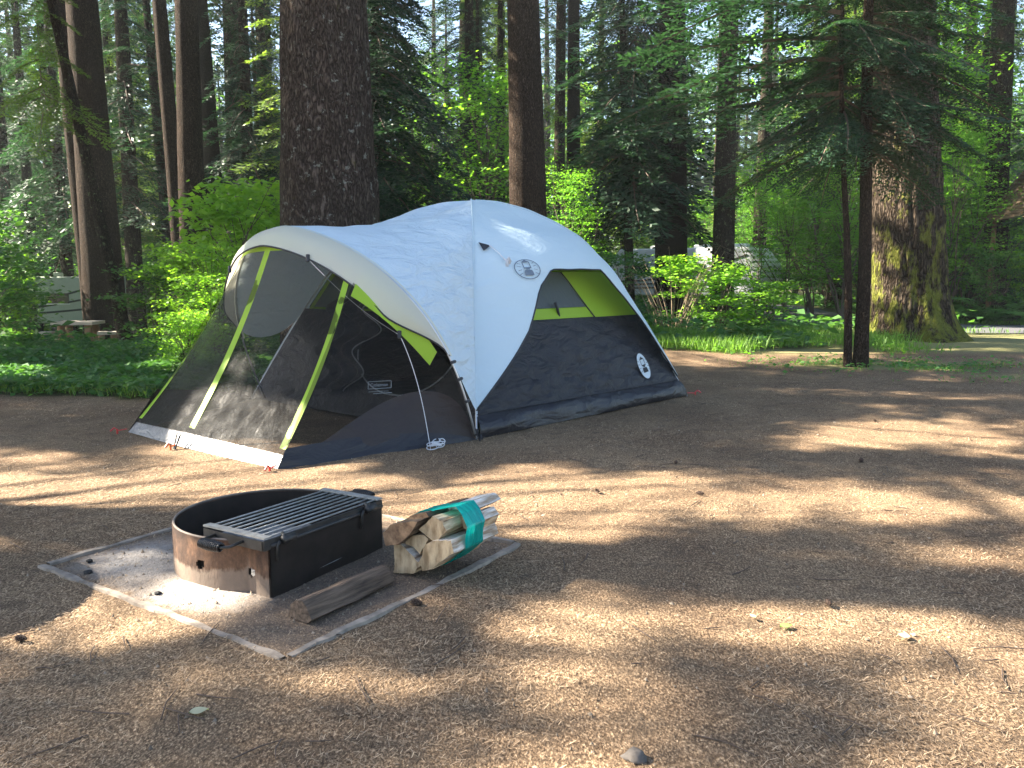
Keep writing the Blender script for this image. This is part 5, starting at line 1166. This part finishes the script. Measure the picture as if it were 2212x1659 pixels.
def camper(px, Yd, label, name, mat, L_, H_, zb, rz_, front=1):
    p = at(px, 600, Yd); z0 = gzf(p[0], Yd); r_ = thing(name, label, 'camper', (p[0], Yd, z0), rz_)
    l2 = L_/2; prof = [(-l2, zb), (-l2, H_*.82), (-l2+.35, H_), (l2-.5, H_), (l2, H_*.72), (l2-.1, zb)]
    rounded(prof, 2.2, 'body', mat, r_)
    for wx in (-.30, .08, .32):
        mb = MB(); mb.box((L_*wx, -1.115, H_*.66), (L_*.13, .03, H_*.16)); wo = mb.build('window', M['glass'], r_); mb = MB(); mb.box((L_*wx, -1.11, H_*.66-H_*.085), (L_*.14, .05, .03)); mb.build('frame', M['steel'], wo)
    mb = MB(); mb.box((L_*-.10, -1.118, (H_*.86+zb)/2), (.62, .03, H_*.86-zb-.1)); mb.build('door', M['glass'] if mat != M['white'] else M['cream'], r_)
    for k in range(3):
        mb = MB(); t0 = np.linspace(0, 1, 10); mb.tube(np.stack([-l2+.3+L_*.85*t0, np.full(10, -1.105), zb+.25+.12*k+.6*t0**2*(k+1)/2], -1), .03, 5); mb.build('stripe', M['stripe'], r_)
    for wx in (-.08, .10):
        mb = MB(); mb.tube([(L_*wx, -1.14, .32), (L_*wx, -.95, .32)], .32, 20); mb.build('wheel', M['tyre'], r_, True)
    for k, wx in enumerate((-.25, .05, .3)):
        mb = MB(); mb.box((L_*wx, 0, H_+.06), (.5, .5, .16)); o_ = mb.build('roof_vent', mat, r_); md = o_.modifiers.new('b', 'BEVEL'); md.width = .05; md.segments = 2
    return r_
camper(120, 27, 'pale green grey trailer with dark stripes behind the bushes at left', 'travel_trailer', M['cream'], 5.2, 2.0, .55, .15)
camper(1500, 30, 'white camper with roof vents seen behind the bushes right of the tent', 'camper', M['white'], 5.6, 2.15, .5, -.6)
# log shelter roof at the right edge
M['shake'] = simple('brown wooden shakes', (.20, .14, .09), .9, 0, .5, 8, .8, .02, .2, None, (1, 6, 6))
p = at(2280, 465, 21.5); p[2] = gzf(14., 21.5)+3.37; sh = thing('log_shelter', 'brown shake roof corner of a log shelter at the right edge', 'shelter', (14.0, 21.8, gzf(14., 21.5)), .1); sh.scale = (.7, .7, 1)
zt = 3.37
mb = MB(); nr = 12
for i in range(nr):
    for sgn in (-1, 1):
        x0, z0_ = -1.75+1.9*i/nr, zt-.72+1.45*i/nr; x1, z1 = x0+1.9/nr+.05, z0_+1.45/nr
        xa, xb = (x0, x1) if sgn < 0 else (.3-x0, .3-x1)
        mb.add([(xa, -1.8, z0_+.04), (xb, -1.8, z1+.02), (xb, 1.8, z1+.02), (xa, 1.8, z0_+.04), (xa, -1.8, z0_), (xb, -1.8, z1-.03), (xb, 1.8, z1-.03), (xa, 1.8, z0_)], [(0, 1, 2, 3), (7, 6, 5, 4), (0, 4, 5, 1), (3, 2, 6, 7), (0, 3, 7, 4), (1, 5, 6, 2)])
mb.build('roof', M['shake'], sh)
mb = MB(); mb.tube([(-1.7, -1.7, zt-.82), (.15, -1.7, zt+.60)], .08, 8); mb.tube([(2.0, -1.7, zt-.82), (.15, -1.7, zt+.60)], .08, 8); mb.tube([(-1.5, -1.7, zt-.80), (1.8, -1.7, zt-.80)], .08, 8); mb.build('rafter', M['post'], sh, True)
for sx in (-1.2, 1.5):
    for sy in (-1.55, 1.55): mb = MB(); mb.tube([(sx, sy, -.1), (sx, sy, zt-.6)], .11, 10); mb.build('post', M['post'], sh, True)
# ------------------------------------------------------------------ sunlit forest air
mb = MB(); mb.box((0, 45, 14.5), (330, 200, 36)); hz = mb.build('haze', None, None)
hm = bpy.data.materials.new('haze'); hm.use_nodes = True; t = hm.node_tree; t.nodes.remove(t.nodes['Principled BSDF'])
pv = t.nodes.new('ShaderNodeVolumePrincipled'); pv.inputs['Color'].default_value = (.85, .93, .95, 1); pv.inputs['Density'].default_value = .0006; pv.inputs['Anisotropy'].default_value = .3
t.links.new(pv.outputs[0], t.nodes['Material Output'].inputs['Volume']); hz.data.materials.append(hm)
tag(hz, 'pale sunlit haze between the forest trunks', 'haze', None, 'stuff')
S.cycles.volume_bounces = 0
